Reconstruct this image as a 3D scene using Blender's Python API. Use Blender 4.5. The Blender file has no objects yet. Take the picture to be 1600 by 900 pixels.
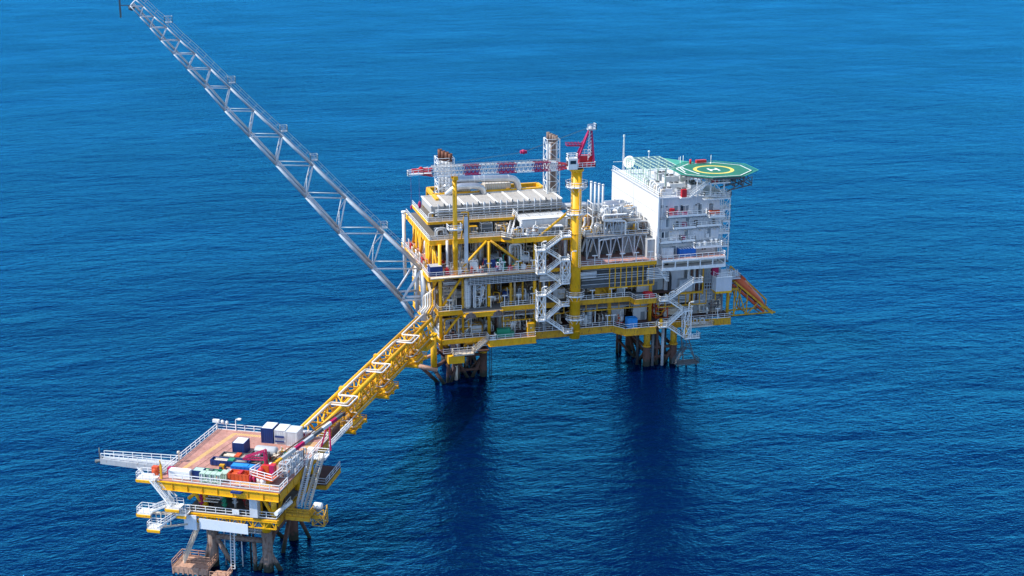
import bpy, math, random
from math import sin, cos, pi, radians, sqrt, atan2
random.seed(7)
S = bpy.context.scene
COL = S.collection
# ------------------------------------------------------------------ camera
cd = bpy.data.cameras.new('camera'); cam = bpy.data.objects.new('camera', cd); COL.objects.link(cam)
cam.location = (0, 0, 132)
cam.rotation_euler = (radians(90 - 16.6), 0, radians(-15.2))
cd.sensor_width = 36; cd.lens = 36 * 2150 / 1600
cd.clip_start = 1; cd.clip_end = 60000
S.camera = cam
# ------------------------------------------------------------------ light
SUN_DIR = (-0.999, 0.02)            # horizontal direction towards the sun
SUN_EL = radians(50)
az = atan2(SUN_DIR[0], SUN_DIR[1])  # clockwise from +Y
W = bpy.data.worlds.new('World'); S.world = W; W.use_nodes = True
nt = W.node_tree; bg = nt.nodes['Background']
sky = nt.nodes.new('ShaderNodeTexSky'); sky.sky_type = 'NISHITA'; sky.sun_disc = False
sky.sun_elevation = SUN_EL; sky.sun_rotation = az
sky.altitude = 100; sky.air_density = 1.0; sky.dust_density = 0.4; sky.ozone_density = 1.6
nt.links.new(sky.outputs[0], bg.inputs[0]); bg.inputs[1].default_value = 0.15
sd = bpy.data.lights.new('sun', 'SUN'); sd.energy = 3.5; sd.angle = radians(0.5); sd.color = (1.0, 0.95, 0.87)
sun = bpy.data.objects.new('sun', sd); COL.objects.link(sun)
sun.rotation_euler = (radians(90) - SUN_EL, 0, pi - az)
S.view_settings.view_transform = 'Standard'; S.view_settings.look = 'None'
S.view_settings.gamma = 1; S.view_settings.exposure = 0.75
S.view_settings.use_curve_mapping = False
# ------------------------------------------------------------------ materials
def mat(name, col, rough=0.5, metal=0.0, var=0.18, scale=0.8, rust=0.0, rustcol=(0.16, 0.06, 0.025), spec=0.4, ribs=None):
    m = bpy.data.materials.new(name); m.use_nodes = True
    n = m.node_tree; N = n.nodes; L = n.links; b = N['Principled BSDF']
    b.inputs['Roughness'].default_value = rough; b.inputs['Metallic'].default_value = metal
    b.inputs['Specular IOR Level'].default_value = spec
    tc = N.new('ShaderNodeTexCoord')
    mp = N.new('ShaderNodeMapping'); mp.inputs['Scale'].default_value = (1, 1, 0.35)
    L.new(tc.outputs['Object'], mp.inputs[0])
    no = N.new('ShaderNodeTexNoise'); no.inputs['Scale'].default_value = scale; no.inputs['Detail'].default_value = 6
    no.inputs['Roughness'].default_value = 0.65
    L.new(mp.outputs[0], no.inputs['Vector'])
    r = N.new('ShaderNodeMapRange'); r.inputs[1].default_value = 0.3; r.inputs[2].default_value = 0.7
    r.inputs[3].default_value = 1 - var; r.inputs[4].default_value = 1 + var * 0.6
    L.new(no.outputs[0], r.inputs[0])
    mx = N.new('ShaderNodeMix'); mx.data_type = 'RGBA'; mx.blend_type = 'MULTIPLY'; mx.inputs[0].default_value = 1
    mx.inputs[6].default_value = (*col, 1); L.new(r.outputs[0], mx.inputs[7])
    out = mx.outputs[2]
    if rust > 0:
        n2 = N.new('ShaderNodeTexNoise'); n2.inputs['Scale'].default_value = 2.1; n2.inputs['Detail'].default_value = 8
        n2.inputs['Roughness'].default_value = 0.7
        L.new(mp.outputs[0], n2.inputs['Vector'])
        r2 = N.new('ShaderNodeMapRange'); r2.inputs[1].default_value = 0.62 - rust * 0.25; r2.inputs[2].default_value = 0.74 - rust * 0.2
        L.new(n2.outputs[0], r2.inputs[0])
        m2 = N.new('ShaderNodeMix'); m2.data_type = 'RGBA'; m2.inputs[7].default_value = (*rustcol, 1)
        L.new(r2.outputs[0], m2.inputs[0]); L.new(out, m2.inputs[6]); out = m2.outputs[2]
    L.new(out, b.inputs['Base Color'])
    if ribs:                                   # corrugation, (axis vector scale)
        wv = N.new('ShaderNodeTexWave'); wv.inputs['Scale'].default_value = ribs[1]; wv.bands_direction = ribs[0]
        L.new(tc.outputs['Object'], wv.inputs['Vector'])
        bp = N.new('ShaderNodeBump'); bp.inputs['Strength'].default_value = 0.6; bp.inputs['Distance'].default_value = 0.15
        L.new(wv.outputs['Fac'], bp.inputs['Height']); L.new(bp.outputs[0], b.inputs['Normal'])
    return m
M = dict(
    yellow=mat('yellow_paint', (0.84, 0.43, 0.006), 0.45, rust=0.22, rustcol=(0.30, 0.12, 0.03)),
    yellow_old=mat('yellow_paint_worn', (0.66, 0.34, 0.012), 0.6, rust=0.38, rustcol=(0.22, 0.10, 0.04)),
    white=mat('white_paint', (0.80, 0.80, 0.78), 0.45, rust=0.12, rustcol=(0.45, 0.33, 0.24)),
    rail=mat('white_rail_paint', (0.82, 0.82, 0.80), 0.5, var=0.08, rust=0.10, rustcol=(0.5, 0.38, 0.3)),
    clad=mat('white_cladding', (0.72, 0.72, 0.71), 0.5, var=0.08, scale=0.25, rust=0.16, rustcol=(0.60, 0.565, 0.52)),
    ribbed=mat('ribbed_shaded_cladding', (0.58, 0.595, 0.63), 0.5, var=0.08, ribs=('X', 0.7)),  # white cladding with the front's bluish shade mixed into its colour
    ribbed_grey=mat('ribbed_grey_cladding', (0.42, 0.46, 0.50), 0.5, var=0.15, rust=0.2, ribs=('X', 0.7)),
    beige=mat('beige_paint', (0.62, 0.54, 0.44), 0.5, rust=0.25),
    grey=mat('grey_paint', (0.42, 0.44, 0.46), 0.5, rust=0.15),
    lgrey=mat('light_grey_paint', (0.62, 0.64, 0.66), 0.45, rust=0.1, rustcol=(0.35, 0.25, 0.2)),
    dgrey=mat('dark_grey_paint', (0.10, 0.11, 0.12), 0.55),
    galv=mat('galvanised_steel', (0.46, 0.51, 0.56), 0.45, 0.25, rust=0.06),
    silver=mat('aluminium_lagging', (0.55, 0.56, 0.58), 0.3, 0.75, var=0.12),
    black=mat('black_steel', (0.025, 0.027, 0.03), 0.6),
    jacket=mat('jacket_steel', (0.10, 0.048, 0.036), 0.75, rust=0.4, rustcol=(0.05, 0.03, 0.025)),
    jacket_pale=mat('weathered_jacket_steel', (0.22, 0.165, 0.14), 0.75, rust=0.5, rustcol=(0.10, 0.05, 0.035)),
    pinkpipe=mat('primer_pink_steel', (0.50, 0.29, 0.20), 0.7, rust=0.4),
    deck=mat('red_oxide_deck', (0.46, 0.235, 0.19), 0.8, var=0.32, scale=0.3, rust=0.42, rustcol=(0.30, 0.11, 0.07)),
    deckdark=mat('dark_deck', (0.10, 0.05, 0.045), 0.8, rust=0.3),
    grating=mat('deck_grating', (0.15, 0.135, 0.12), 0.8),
    wall_dark=mat('backing_wall', (0.055, 0.042, 0.042), 0.8, rust=0.5, ribs=('X', 0.5)),  # near-black backing, deep-deck shade put into the colour
    red=mat('red_paint', (0.55, 0.02, 0.03), 0.45),
    magenta=mat('crimson_paint', (0.40, 0.010, 0.085), 0.45),
    orange=mat('orange_paint', (0.55, 0.085, 0.015), 0.4),
    orangered=mat('orange_red_paint', (0.62, 0.085, 0.02), 0.5, rust=0.15),
    navy=mat('navy_paint', (0.012, 0.04, 0.17), 0.45),
    blue=mat('blue_paint', (0.01, 0.14, 0.50), 0.45),
    skyblue=mat('sky_blue_paint', (0.02, 0.25, 0.62), 0.45),
    green=mat('green_paint', (0.02, 0.26, 0.14), 0.45),
    palegreen=mat('pale_green_paint', (0.45, 0.60, 0.48), 0.5, rust=0.1),
    helideck=mat('helideck_green', (0.014, 0.16, 0.10), 0.7, var=0.25, scale=0.35, rust=0.12, rustcol=(0.05, 0.14, 0.10)),
    teal=mat('teal_net', (0.05, 0.30, 0.22), 0.6),
    ringyellow=mat('marking_yellow', (0.78, 0.60, 0.12), 0.7, var=0.2, rust=0.12, rustcol=(0.4, 0.36, 0.12)),
    ywarn=mat('worn_marking_yellow', (0.75, 0.52, 0.12), 0.7, rust=0.4, rustcol=(0.5, 0.26, 0.18)),
    marking=mat('marking_white', (0.82, 0.82, 0.80), 0.6, var=0.08),
    copper=mat('burnt_exhaust_steel', (0.13, 0.05, 0.03), 0.6, 0.3),
    glass=mat('window_glass', (0.02, 0.03, 0.045), 0.1, spec=0.8),
    doorgrey=mat('door_grey', (0.20, 0.23, 0.26), 0.5),
    pale=mat('pale_board', (0.72, 0.76, 0.80), 0.5, var=0.03),
    roofgrey=mat('cooler_roof_sheet', (0.40, 0.385, 0.36), 0.6, rust=0.25, rustcol=(0.38, 0.34, 0.30)),
    skin=mat('skin', (0.35, 0.2, 0.13), 0.6), coverall=mat('orange_coverall', (0.6, 0.12, 0.02), 0.8),
)
# dark marine growth on everything that stands in the water, up to about two metres
for nm in ('jacket', 'jacket_pale'):
    nn = M[nm].node_tree; b_ = nn.nodes['Principled BSDF']; src = b_.inputs['Base Color'].links[0].from_socket
    ge = nn.nodes.new('ShaderNodeNewGeometry'); sx_ = nn.nodes.new('ShaderNodeSeparateXYZ'); nn.links.new(ge.outputs['Position'], sx_.inputs[0])
    n3 = nn.nodes.new('ShaderNodeTexNoise'); n3.inputs['Scale'].default_value = 1.4; nn.links.new(ge.outputs['Position'], n3.inputs['Vector'])
    ad = nn.nodes.new('ShaderNodeMath'); ad.operation = 'MULTIPLY_ADD'; ad.inputs[1].default_value = 2.6; nn.links.new(n3.outputs[0], ad.inputs[0]); nn.links.new(sx_.outputs[2], ad.inputs[2])
    mr = nn.nodes.new('ShaderNodeMapRange'); mr.inputs[1].default_value = 2.6; mr.inputs[2].default_value = 3.3; nn.links.new(ad.outputs[0], mr.inputs[0])
    mg = nn.nodes.new('ShaderNodeMix'); mg.data_type = 'RGBA'; mg.inputs[6].default_value = (0.022, 0.026, 0.018, 1); nn.links.new(mr.outputs[0], mg.inputs[0]); nn.links.new(src, mg.inputs[7])
    nn.links.new(mg.outputs[2], b_.inputs['Base Color'])
# sea
def sea_mat():
    m = bpy.data.materials.new('sea_water'); m.use_nodes = True
    n = m.node_tree; N = n.nodes; L = n.links; N.remove(N['Principled BSDF'])
    dif = N.new('ShaderNodeBsdfDiffuse'); dif.inputs['Color'].default_value = (0.0003, 0.0045, 0.034, 1)
    glo = N.new('ShaderNodeBsdfGlossy'); glo.inputs['Color'].default_value = (0.027, 0.34, 0.87, 1); glo.inputs['Roughness'].default_value = 0.05
    fre = N.new('ShaderNodeFresnel'); fre.inputs['IOR'].default_value = 1.56
    mxs = N.new('ShaderNodeMixShader')
    L.new(fre.outputs[0], mxs.inputs[0]); L.new(dif.outputs[0], mxs.inputs[1]); L.new(glo.outputs[0], mxs.inputs[2])
    L.new(mxs.outputs[0], N['Material Output'].inputs['Surface'])
    tc = N.new('ShaderNodeTexCoord')
    def layer(sx, sy, rot, scale, detail, dist):
        mp = N.new('ShaderNodeMapping'); mp.inputs['Scale'].default_value = (sx, sy, 1); mp.inputs['Rotation'].default_value = (0, 0, radians(rot))
        L.new(tc.outputs['Object'], mp.inputs[0])
        t = N.new('ShaderNodeTexNoise'); t.inputs['Scale'].default_value = scale; t.inputs['Detail'].default_value = detail
        t.inputs['Roughness'].default_value = 0.6; t.inputs['Distortion'].default_value = dist
        L.new(mp.outputs[0], t.inputs['Vector']); return t.outputs[0]
    def mul(a, k):
        x = N.new('ShaderNodeMath'); x.operation = 'MULTIPLY'; L.new(a, x.inputs[0])
        if isinstance(k, float): x.inputs[1].default_value = k
        else: L.new(k, x.inputs[1])
        return x.outputs[0]
    def add(a, c):
        x = N.new('ShaderNodeMath'); x.operation = 'ADD'; L.new(a, x.inputs[0]); L.new(c, x.inputs[1]); return x.outputs[0]
    A = layer(0.55, 1.0, -12, 0.15, 3, 0.4)      # long crests
    B = layer(0.6, 1.0, 10, 0.48, 4, 0.6)
    Cc = layer(0.7, 1.0, 8, 1.5, 3, 0.3)
    G = layer(1, 1, 0, 0.012, 2, 0.0)          # gust patches
    gr = N.new('ShaderNodeMapRange'); gr.inputs[1].default_value = 0.3; gr.inputs[2].default_value = 0.7
    gr.inputs[3].default_value = 0.75; gr.inputs[4].default_value = 1.25; L.new(G, gr.inputs[0])
    E1 = layer(0.6, 1.0, -6, 0.075, 3, 0.5)
    Dd = layer(0.5, 1.0, 10, 0.04, 3, 0.5)   # long swell that still shows far away
    S2 = layer(0.4, 1.0, 7, 0.012, 4, 0.8)     # wind streaks
    st_ = N.new('ShaderNodeMapRange'); st_.inputs[1].default_value = 0.3; st_.inputs[2].default_value = 0.7
    st_.inputs[3].default_value = 0.9; st_.inputs[4].default_value = 1.12; L.new(S2, st_.inputs[0])
    L.new(mul(fre.outputs[0], st_.outputs[0]), mxs.inputs[0])
    h = add(add(add(add(mul(A, 0.66), mul(B, 0.56)), mul(Cc, 0.30)), mul(Dd, 2.0)), mul(E1, 0.85))
    h = mul(h, gr.outputs[0])
    bp = N.new('ShaderNodeBump'); bp.inputs['Strength'].default_value = 1.0; bp.inputs['Distance'].default_value = 1.0
    L.new(h, bp.inputs['Height'])
    for q in (dif, glo, fre): L.new(bp.outputs[0], q.inputs['Normal'])
    return m
M['sea'] = sea_mat()
# ------------------------------------------------------------------ mesh builder
def vsub(a, b): return (a[0]-b[0], a[1]-b[1], a[2]-b[2])
def vadd(a, b): return (a[0]+b[0], a[1]+b[1], a[2]+b[2])
def vmul(a, k): return (a[0]*k, a[1]*k, a[2]*k)
def vlen(a): return sqrt(a[0]**2+a[1]**2+a[2]**2)
def vnorm(a):
    l = vlen(a) or 1.0; return (a[0]/l, a[1]/l, a[2]/l)
def vcross(a, b): return (a[1]*b[2]-a[2]*b[1], a[2]*b[0]-a[0]*b[2], a[0]*b[1]-a[1]*b[0])
def lerp(a, b, t): return tuple(a[i]+(b[i]-a[i])*t for i in range(len(a)))
XF = None                                   # current local frame (None = world)
def T(p): return XF(p) if XF else p
class MB:
    def __init__(s): s.v = []; s.f = []; s.sm = []
    def add(s, vs, fs, smooth=False):
        o = len(s.v); s.v += [T(p) for p in vs]; s.f += [tuple(i+o for i in f) for f in fs]; s.sm += [smooth]*len(fs)
        return s
    def box(s, x0, x1, y0, y1, z0, z1):
        return s.add([(x0,y0,z0),(x1,y0,z0),(x1,y1,z0),(x0,y1,z0),(x0,y0,z1),(x1,y0,z1),(x1,y1,z1),(x0,y1,z1)],
                     [(3,2,1,0),(4,5,6,7),(0,1,5,4),(1,2,6,5),(2,3,7,6),(3,0,4,7)])
    def beam(s, p, q, w=0.3, h=None):
        h = h or w; d = vnorm(vsub(q, p)); u = (0,0,1) if abs(d[2]) < 0.95 else (0,1,0)
        a = vnorm(vcross(d, u)); u = vcross(a, d)
        a = vmul(a, w/2); u = vmul(u, h/2); vs = []
        for c in (p, q):
            for i, j in ((-1,-1),(1,-1),(1,1),(-1,1)): vs.append(vadd(c, vadd(vmul(a,i), vmul(u,j))))
        return s.add(vs, [(0,1,2,3),(7,6,5,4),(4,5,1,0),(5,6,2,1),(6,7,3,2),(7,4,0,3)])
    def tube(s, p, q, r, r2=None, n=10):
        r2 = r if r2 is None else r2
        d = vnorm(vsub(q, p)); u = (0,0,1) if abs(d[2]) < 0.95 else (1,0,0)
        a = vnorm(vcross(d, u)); b = vcross(a, d); vs = []
        for c, rr in ((p, r), (q, r2)):
            for k in range(n):
                t = 2*pi*k/n; vs.append(vadd(c, vadd(vmul(a, rr*cos(t)), vmul(b, rr*sin(t)))))
        s.add(vs, [(k, k+n, (k+1)%n+n, (k+1)%n) for k in range(n)], True)
        o = len(s.v)-2*n
        s.f += [tuple(o+k for k in range(n)), tuple(o+n+k for k in reversed(range(n)))]; s.sm += [False, False]
        return s
    def pipe(s, pts, r, n=8, bend=None):
        """swept pipe through points with rounded corners"""
        bend = bend or r*2.2; P = [pts[0]]
        for i in range(1, len(pts)-1):
            a, b, c = pts[i-1], pts[i], pts[i+1]
            k = min(bend, vlen(vsub(a,b))*0.45, vlen(vsub(c,b))*0.45)
            p0 = vadd(b, vmul(vnorm(vsub(a,b)), k)); p2 = vadd(b, vmul(vnorm(vsub(c,b)), k))
            for t in (0, .33, .67, 1):
                P.append(lerp(lerp(p0, b, t), lerp(b, p2, t), t))
        P.append(pts[-1])
        rings = []; pa = None
        for i, p in enumerate(P):
            d = vnorm(vsub(P[min(i+1, len(P)-1)], P[max(i-1, 0)]))
            if pa is None:
                u = (0,0,1) if abs(d[2]) < 0.9 else (1,0,0); a = vnorm(vcross(d, u))
            else:
                dd = pa[0]*d[0]+pa[1]*d[1]+pa[2]*d[2]; a = vnorm(vsub(pa, vmul(d, dd)))
            pa = a; b = vcross(a, d)
            rings.append([vadd(p, vadd(vmul(a, r*cos(2*pi*k/n)), vmul(b, r*sin(2*pi*k/n)))) for k in range(n)])
        vs = [v for ring in rings for v in ring]; fs = []
        for i in range(len(rings)-1):
            for k in range(n): fs.append((i*n+k, (i+1)*n+k, (i+1)*n+(k+1)%n, i*n+(k+1)%n))
        s.add(vs, fs, True)
        s.add(rings[0], [tuple(range(n))]); s.add(rings[-1], [tuple(reversed(range(n)))])
        return s
    def lathe(s, c, prof, axis='z', n=14):
        vs = []; m = len(prof)
        for r, h in prof:
            for k in range(n):
                t = 2*pi*k/n; x, y = r*cos(t), r*sin(t)
                vs.append({'z': (c[0]+x, c[1]+y, c[2]+h), 'x': (c[0]+h, c[1]+x, c[2]+y), 'y': (c[0]+y, c[1]+h, c[2]+x)}[axis])
        fs = [(i*n+k, i*n+(k+1)%n, (i+1)*n+(k+1)%n, (i+1)*n+k) for i in range(m-1) for k in range(n)]
        return s.add(vs, fs, True)
    def capsule(s, c, r, L, axis='z', n=14):
        """c = start of the axis; dished ends"""
        e = r*0.5
        return s.lathe(c, [(0.01,0),(r*.5,e*.13),(r*.85,e*.45),(r,e),(r,L-e),(r*.85,L-e*.45),(r*.5,L-e*.13),(0.01,L)], axis, n)
    def prism(s, poly, z0, z1):
        n = len(poly)
        vs = [(x,y,z0) for x,y in poly]+[(x,y,z1) for x,y in poly]
        return s.add(vs, [tuple(reversed(range(n))), tuple(range(n,2*n))]+[(k,(k+1)%n,(k+1)%n+n,k+n) for k in range(n)])
    def rail(s, pts, h=1.25, w=0.10, sp=2.0, toe=0.16):
        for a, b in zip(pts, pts[1:]):
            L = vlen(vsub(b, a)); n = max(1, round(L/sp))
            up = lambda p, z: (p[0], p[1], p[2]+z)
            s.beam(up(a,h), up(b,h), w, w); s.beam(up(a,h*.55), up(b,h*.55), w*.8, w*.8)
            if toe: s.beam(up(a,toe/2), up(b,toe/2), .05, toe)
            for k in range(n+1):
                p = lerp(a, b, k/n); s.beam(p, up(p, h), w, w)
        return s
    def girder(s, pts, depth, w=0.45, web=0.18):
        """I-beam hung below the given line"""
        for a, b in zip(pts, pts[1:]):
            f = 0.12; up = lambda p, z: (p[0], p[1], p[2]-z)
            s.beam(up(a, f/2), up(b, f/2), w, f); s.beam(up(a, depth-f/2), up(b, depth-f/2), w, f)
            s.beam(up(a, depth/2), up(b, depth/2), web, depth-2*f)
            L = vlen(vsub(b,a)); n = int(L/3)
            for k in range(1, n):
                p = lerp(a, b, k/n); q = lerp(a, b, k/n+0.04/max(L,.1))
                s.beam(up(p, depth/2), up(q, depth/2), w*.9, depth-2*f)
        return s
    def flight(s, p, q, width, ax):
        """stair flight from p (low) to q (high); ax = unit vector across"""
        o = vmul(ax, width/2)
        for sg in (-1, 1):
            a = vadd(p, vmul(o, sg)); b = vadd(q, vmul(o, sg))
            s.beam(a, b, 0.12, 0.34)
            for hh in (0.65, 1.15): s.beam((a[0],a[1],a[2]+hh), (b[0],b[1],b[2]+hh), 0.09, 0.09)
            n = max(1, int(vlen(vsub(b,a))/1.6))
            for k in range(n+1):
                c = lerp(a, b, k/n); s.beam(c, (c[0],c[1],c[2]+1.15), 0.08)
        n = max(2, int(abs(q[2]-p[2])/0.3))
        for k in range(n):
            c = lerp(p, q, (k+.5)/n); s.beam(vadd(c, vmul(o,-1)), vadd(c, o), 0.28, 0.05)
        return s
ORG = {}
def thing(name, label, cat, loc, group=None):
    o = bpy.data.objects.new(name, None); COL.objects.link(o); o.empty_display_size = 0.5
    loc = T(loc); o.location = loc; ORG[o.name] = loc
    o['label'] = label; o['category'] = cat
    if group: o['group'] = group
    return o
def part(name, mb, m, parent=None, label=None):
    if parent is not None: org = ORG[parent.name]
    else:
        xs = [v[0] for v in mb.v]; ys = [v[1] for v in mb.v]; zs = [v[2] for v in mb.v]
        org = ((min(xs)+max(xs))/2, (min(ys)+max(ys))/2, min(zs))
    me = bpy.data.meshes.new(name)
    me.from_pydata([vsub(v, org) for v in mb.v], [], mb.f)
    me.polygons.foreach_set('use_smooth', mb.sm)
    me.materials.append(M[m] if isinstance(m, str) else m)
    o = bpy.data.objects.new(name, me); COL.objects.link(o)
    if parent is not None: o.parent = parent
    else: o.location = org
    ORG[o.name] = org
    if label: o['label'] = label
    return o
def solo(name, mb, m, label, cat, group=None):
    o = part(name, mb, m); o['label'] = label; o['category'] = cat
    if group: o['group'] = group
    return o
def clone(root, delta, label=None, name=None):
    c = root.copy(); COL.objects.link(c); c.location = vadd(tuple(root.location), delta)
    if label: c['label'] = label
    for ch in list(root.children):
        d = ch.copy(); COL.objects.link(d); d.parent = c
        for g in list(ch.children):
            e = g.copy(); COL.objects.link(e); e.parent = d
    return c
ORD = ['first','second','third','fourth','fifth','sixth','seventh','eighth','ninth','tenth','eleventh','twelfth','thirteenth','fourteenth','fifteenth','sixteenth']
# ------------------------------------------------------------------ sea
R0 = 30000
sea = part('sea', MB().add([(-R0,-2000,0),(R0,-2000,0),(R0,R0,0),(-R0,R0,0)], [(0,1,2,3)]), 'sea'); sea['kind'] = 'structure'
# ================================================================== MAIN PLATFORM
# axes: +X along the long front (to the right), +Y away from the camera
Z_CEL, Z_MEZ, Z_MAIN, Z_UP, Z_COOL = 12.5, 20.6, 30.7, 39.8, 43.6
# ---- jackets
def tapered_leg(mb, x, y, z0, z1, r): mb.tube((x,y,z0), (x,y,z1), r, n=14)
def jacket(name, label, xs, ys, ztop, stub, extra=None):
    t = thing(name, label, 'platform legs', ((xs[0]+xs[-1])/2, (ys[0]+ys[-1])/2, 0))
    for x in xs:
        for y in ys:
            leg = part('leg', MB().tube((x,y,-6), (x,y,stub), 1.05, n=14), 'jacket', t)
            sl = MB().tube((x,y,stub), (x,y,ztop), .95, n=14); sl.tube((x,y,stub-.1), (x,y,stub+.25), 1.2, n=14)
            part('pile_stub', sl, 'yellow_old', leg, 'yellow painted top of the leg')
    for y in ys:
        for a, b in zip(xs, xs[1:]):
            part('brace', MB().tube((a,y,stub-.6), (b,y,stub-.6), .5), 'jacket', t)
            part('brace', MB().tube((a,y,stub-.8), ((a+b)/2,y,-1.5), .48), 'jacket', t)
            part('brace', MB().tube((b,y,stub-.8), ((a+b)/2,y,-1.5), .48), 'jacket', t)
    for x in xs:
        for a, b in zip(ys, ys[1:]):
            part('brace', MB().tube((x,a,stub-.6), (x,b,stub-.6), .5), 'jacket', t)
            part('brace', MB().tube((x,a,stub-.8), (x,(a+b)/2,-2), .48), 'jacket', t)
            part('brace', MB().tube((x,b,stub-.8), (x,(a+b)/2,-2), .48), 'jacket', t)
    return t
jl = jacket('jacket_legs', 'rust-brown tubular legs and crossing braces under the yellow end where the footbridge lands', [78.5, 86.2], [347.5, 362], 12, 7)
for a, b in (((78.5,347.5,6),(82.4,354,-2)),((86.2,347.5,6),(82.4,354,-2)),((78.5,362,6),(82.4,354,-2)),((86.2,362,6),(82.4,354,-2)),((75.2,345,5.5),(78.5,347.5,-2)),((79,352,10),(86.2,347.5,6.6)),((78.5,347.5,2.2),(86.2,347.5,2.2))): part('brace', MB().tube(a, b, .42), 'jacket', jl)
lad = MB()
for x in (87.6, 88.3): lad.beam((x,346.4,-.5), (x,346.4,10.5), .12)
for k in range(22): lad.beam((87.6,346.4,k*.5), (88.3,346.4,k*.5), .09)
part('ladder', lad, 'black', jl)
for i in range(5): part('riser', MB().tube((79.6+i*1.1, 350+i*.8, -3), (79.6+i*1.1, 350+i*.8, 12), .22+.06*(i%2)), ('jacket','jacket_pale')[i%2], jl)
wl_ = MB().tube((78.2,346.2,0), (78.2,346.2,4.2), .5)
part('caisson', wl_, 'beige', jl, 'pale caisson beside the front leg')
jr = jacket('jacket_legs', 'dark brown tubular legs with boat landing under the white accommodation block', [132.6, 140.6], [343.5, 358], 11, 5.8)
for x, y, m in ((134.2,343,'dgrey'),(135.6,343.4,'jacket'),(137.0,342.6,'grey'),(128.3,356,'jacket'),(129.6,357,'black'),(138.6,345,'black'),(136.4,347,'black'),(130.4,345,'black')):
    part('riser', MB().tube((x,y,-3), (x,y,11), .42 if m != 'lgrey' else .5), m, jr)
bl = MB()
bl.box(140.5,147,339.5,342.5,.6,.9); bl.rail([(140.5,339.5,.9),(147,339.5,.9),(147,342.5,.9)], w=.12)
bl.flight((139.2,339.5,1.2), (143.6,342,5.2), 1.2, (0.5,-.86,0))
for x in (141,143.5,146.5): bl.tube((x,340.5,-3), (x,340.5,.8), .25)
bl.beam((142,342,10.5), (142.8,341,1), .3); bl.beam((143.6,342.5,10.5), (146.4,341,1), .25); bl.beam((142,342,10.5), (146.4,341,1), .2)
for k in range(6): bl.beam((142.1+.12*k,341.9-.15*k,9-1.5*k), (144+.4*k,342.2-.2*k,9-1.5*k), .14)
part('boat_landing', bl, 'dgrey', jr)
for a, b in (((132.6,343.5,5),(136.6,350,-1)),((140.6,343.5,4.5),(137.5,349,-1.5)),((132.6,358,5),(136.6,350,-1)),((128.4,356,4),(132.6,350,-1)),((132.6,343.5,2.4),(140.6,343.5,2.4))): part('brace', MB().tube(a,b,.4), 'jacket', jr)
# bridge landing frame in front of the left jacket
bs = thing('bridge_support', 'two yellow posts on pink-brown sloping tubes carrying the end of the yellow footbridge', 'support frame', (70, 344, 0))
part('post', MB().tube((71.5,343.5,5.5),(71.5,343.5,14.6),.85,n=14).tube((71.5,343.5,14.2),(71.5,343.5,14.8),1.0,n=14), 'yellow', bs)
part('post', MB().tube((67.5,346.5,6.2),(67.5,346.5,13),.7,n=14), 'yellow', bs)
for a, b, r, m in (((65,345.2,6.2),(72.3,342.8,4.6),.62,'pinkpipe'), ((67.5,346.5,6.2),(78.5,351,8.2),.5,'pinkpipe'), ((71.5,343.5,5.0),(78.5,347.5,7.2),.5,'jacket'),
                   ((67.5,346,5.8),(73.6,346,-.8),.5,'jacket'), ((71.5,343.5,4.6),(75.2,344.5,-1.5),.5,'jacket'), ((76.4,346,9),(75.3,344.6,-1.5),.45,'jacket'),
                   ((79.2,347,7),(76,344.8,-1.5),.45,'jacket'), ((71.5,343.5,13.5),(76.8,347,9),.45,'yellow_old'), ((71.5,343.5,11),(75,347,7),.35,'jacket')):
    part('brace', MB().tube(a, b, r), m, bs)
# ---- topsides structure
ts = thing('platform_topsides', 'long yellow steel deck structure of four storeys standing on brown legs, full of pipework', 'platform', (112, 362, 7))
def deckplate(name, x0, x1, y0, y1, z, m, th=.3): return part(name, MB().box(x0, x1, y0, y1, z-th, z), m, ts)
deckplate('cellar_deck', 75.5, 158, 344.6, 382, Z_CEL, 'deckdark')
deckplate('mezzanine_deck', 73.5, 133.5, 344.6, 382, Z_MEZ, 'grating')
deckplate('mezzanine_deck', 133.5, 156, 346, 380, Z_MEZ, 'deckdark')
deckplate('main_deck', 70.6, 134.6, 343.2, 381, Z_MAIN, 'deck')
deckplate('upper_deck', 71.6, 91, 346.6, 379, Z_UP, 'grating')
deckplate('upper_deck', 91, 112.6, 343.2, 379, Z_UP-.02, 'grating')
deckplate('cooler_deck', 72.4, 96, 351.5, 373, Z_COOL, 'grating')
deckplate('cooler_deck', 96, 111.5, 356.5, 373, Z_COOL-.02, 'grating')
deckplate('access_platform', 86.6, 99.2, 341, 344.6, Z_CEL+.05, 'deck')
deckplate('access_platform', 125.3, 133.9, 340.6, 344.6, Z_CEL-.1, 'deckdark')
deckplate('access_platform', 127.6, 133.9, 341, 344.6, Z_MEZ+.04, 'grating')
deckplate('access_platform', 79.5, 90.2, 341.2, 344.6, Z_MEZ+.04, 'grating')
deckplate('sub_cellar_deck', 74, 86.8, 343, 351, 9.0, 'deckdark')
deckplate('sub_cellar_deck', 86.8, 99.6, 344, 346.5, 10.0, 'grating')
def G(name, pts, d, m='yellow', w=.45): return part(name, MB().girder(pts, d, w), m, ts)
G('edge_girder', [(74,344.3,Z_CEL-.02),(86.4,344.3,Z_CEL-.02)], 1.3)
G('edge_girder', [(86.4,344.4,Z_CEL),(86.4,340.8,Z_CEL),(99.3,340.8,Z_CEL),(99.3,344.4,Z_CEL)], 1.9, w=.5)
G('edge_girder', [(99.4,344.4,Z_CEL-.02),(122.5,344.4,Z_CEL-.02),(125.1,340.4,Z_CEL-.1),(134,340.4,Z_CEL-.1),(134,344.4,Z_CEL-.1),(158.2,344.4,Z_CEL-.7)], 2.0, 'yellow_old', w=.5)
G('edge_girder', [(158.2,344.4,Z_CEL-.7),(158.2,382,Z_CEL-.7)], 2.0, 'yellow_old')
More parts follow.
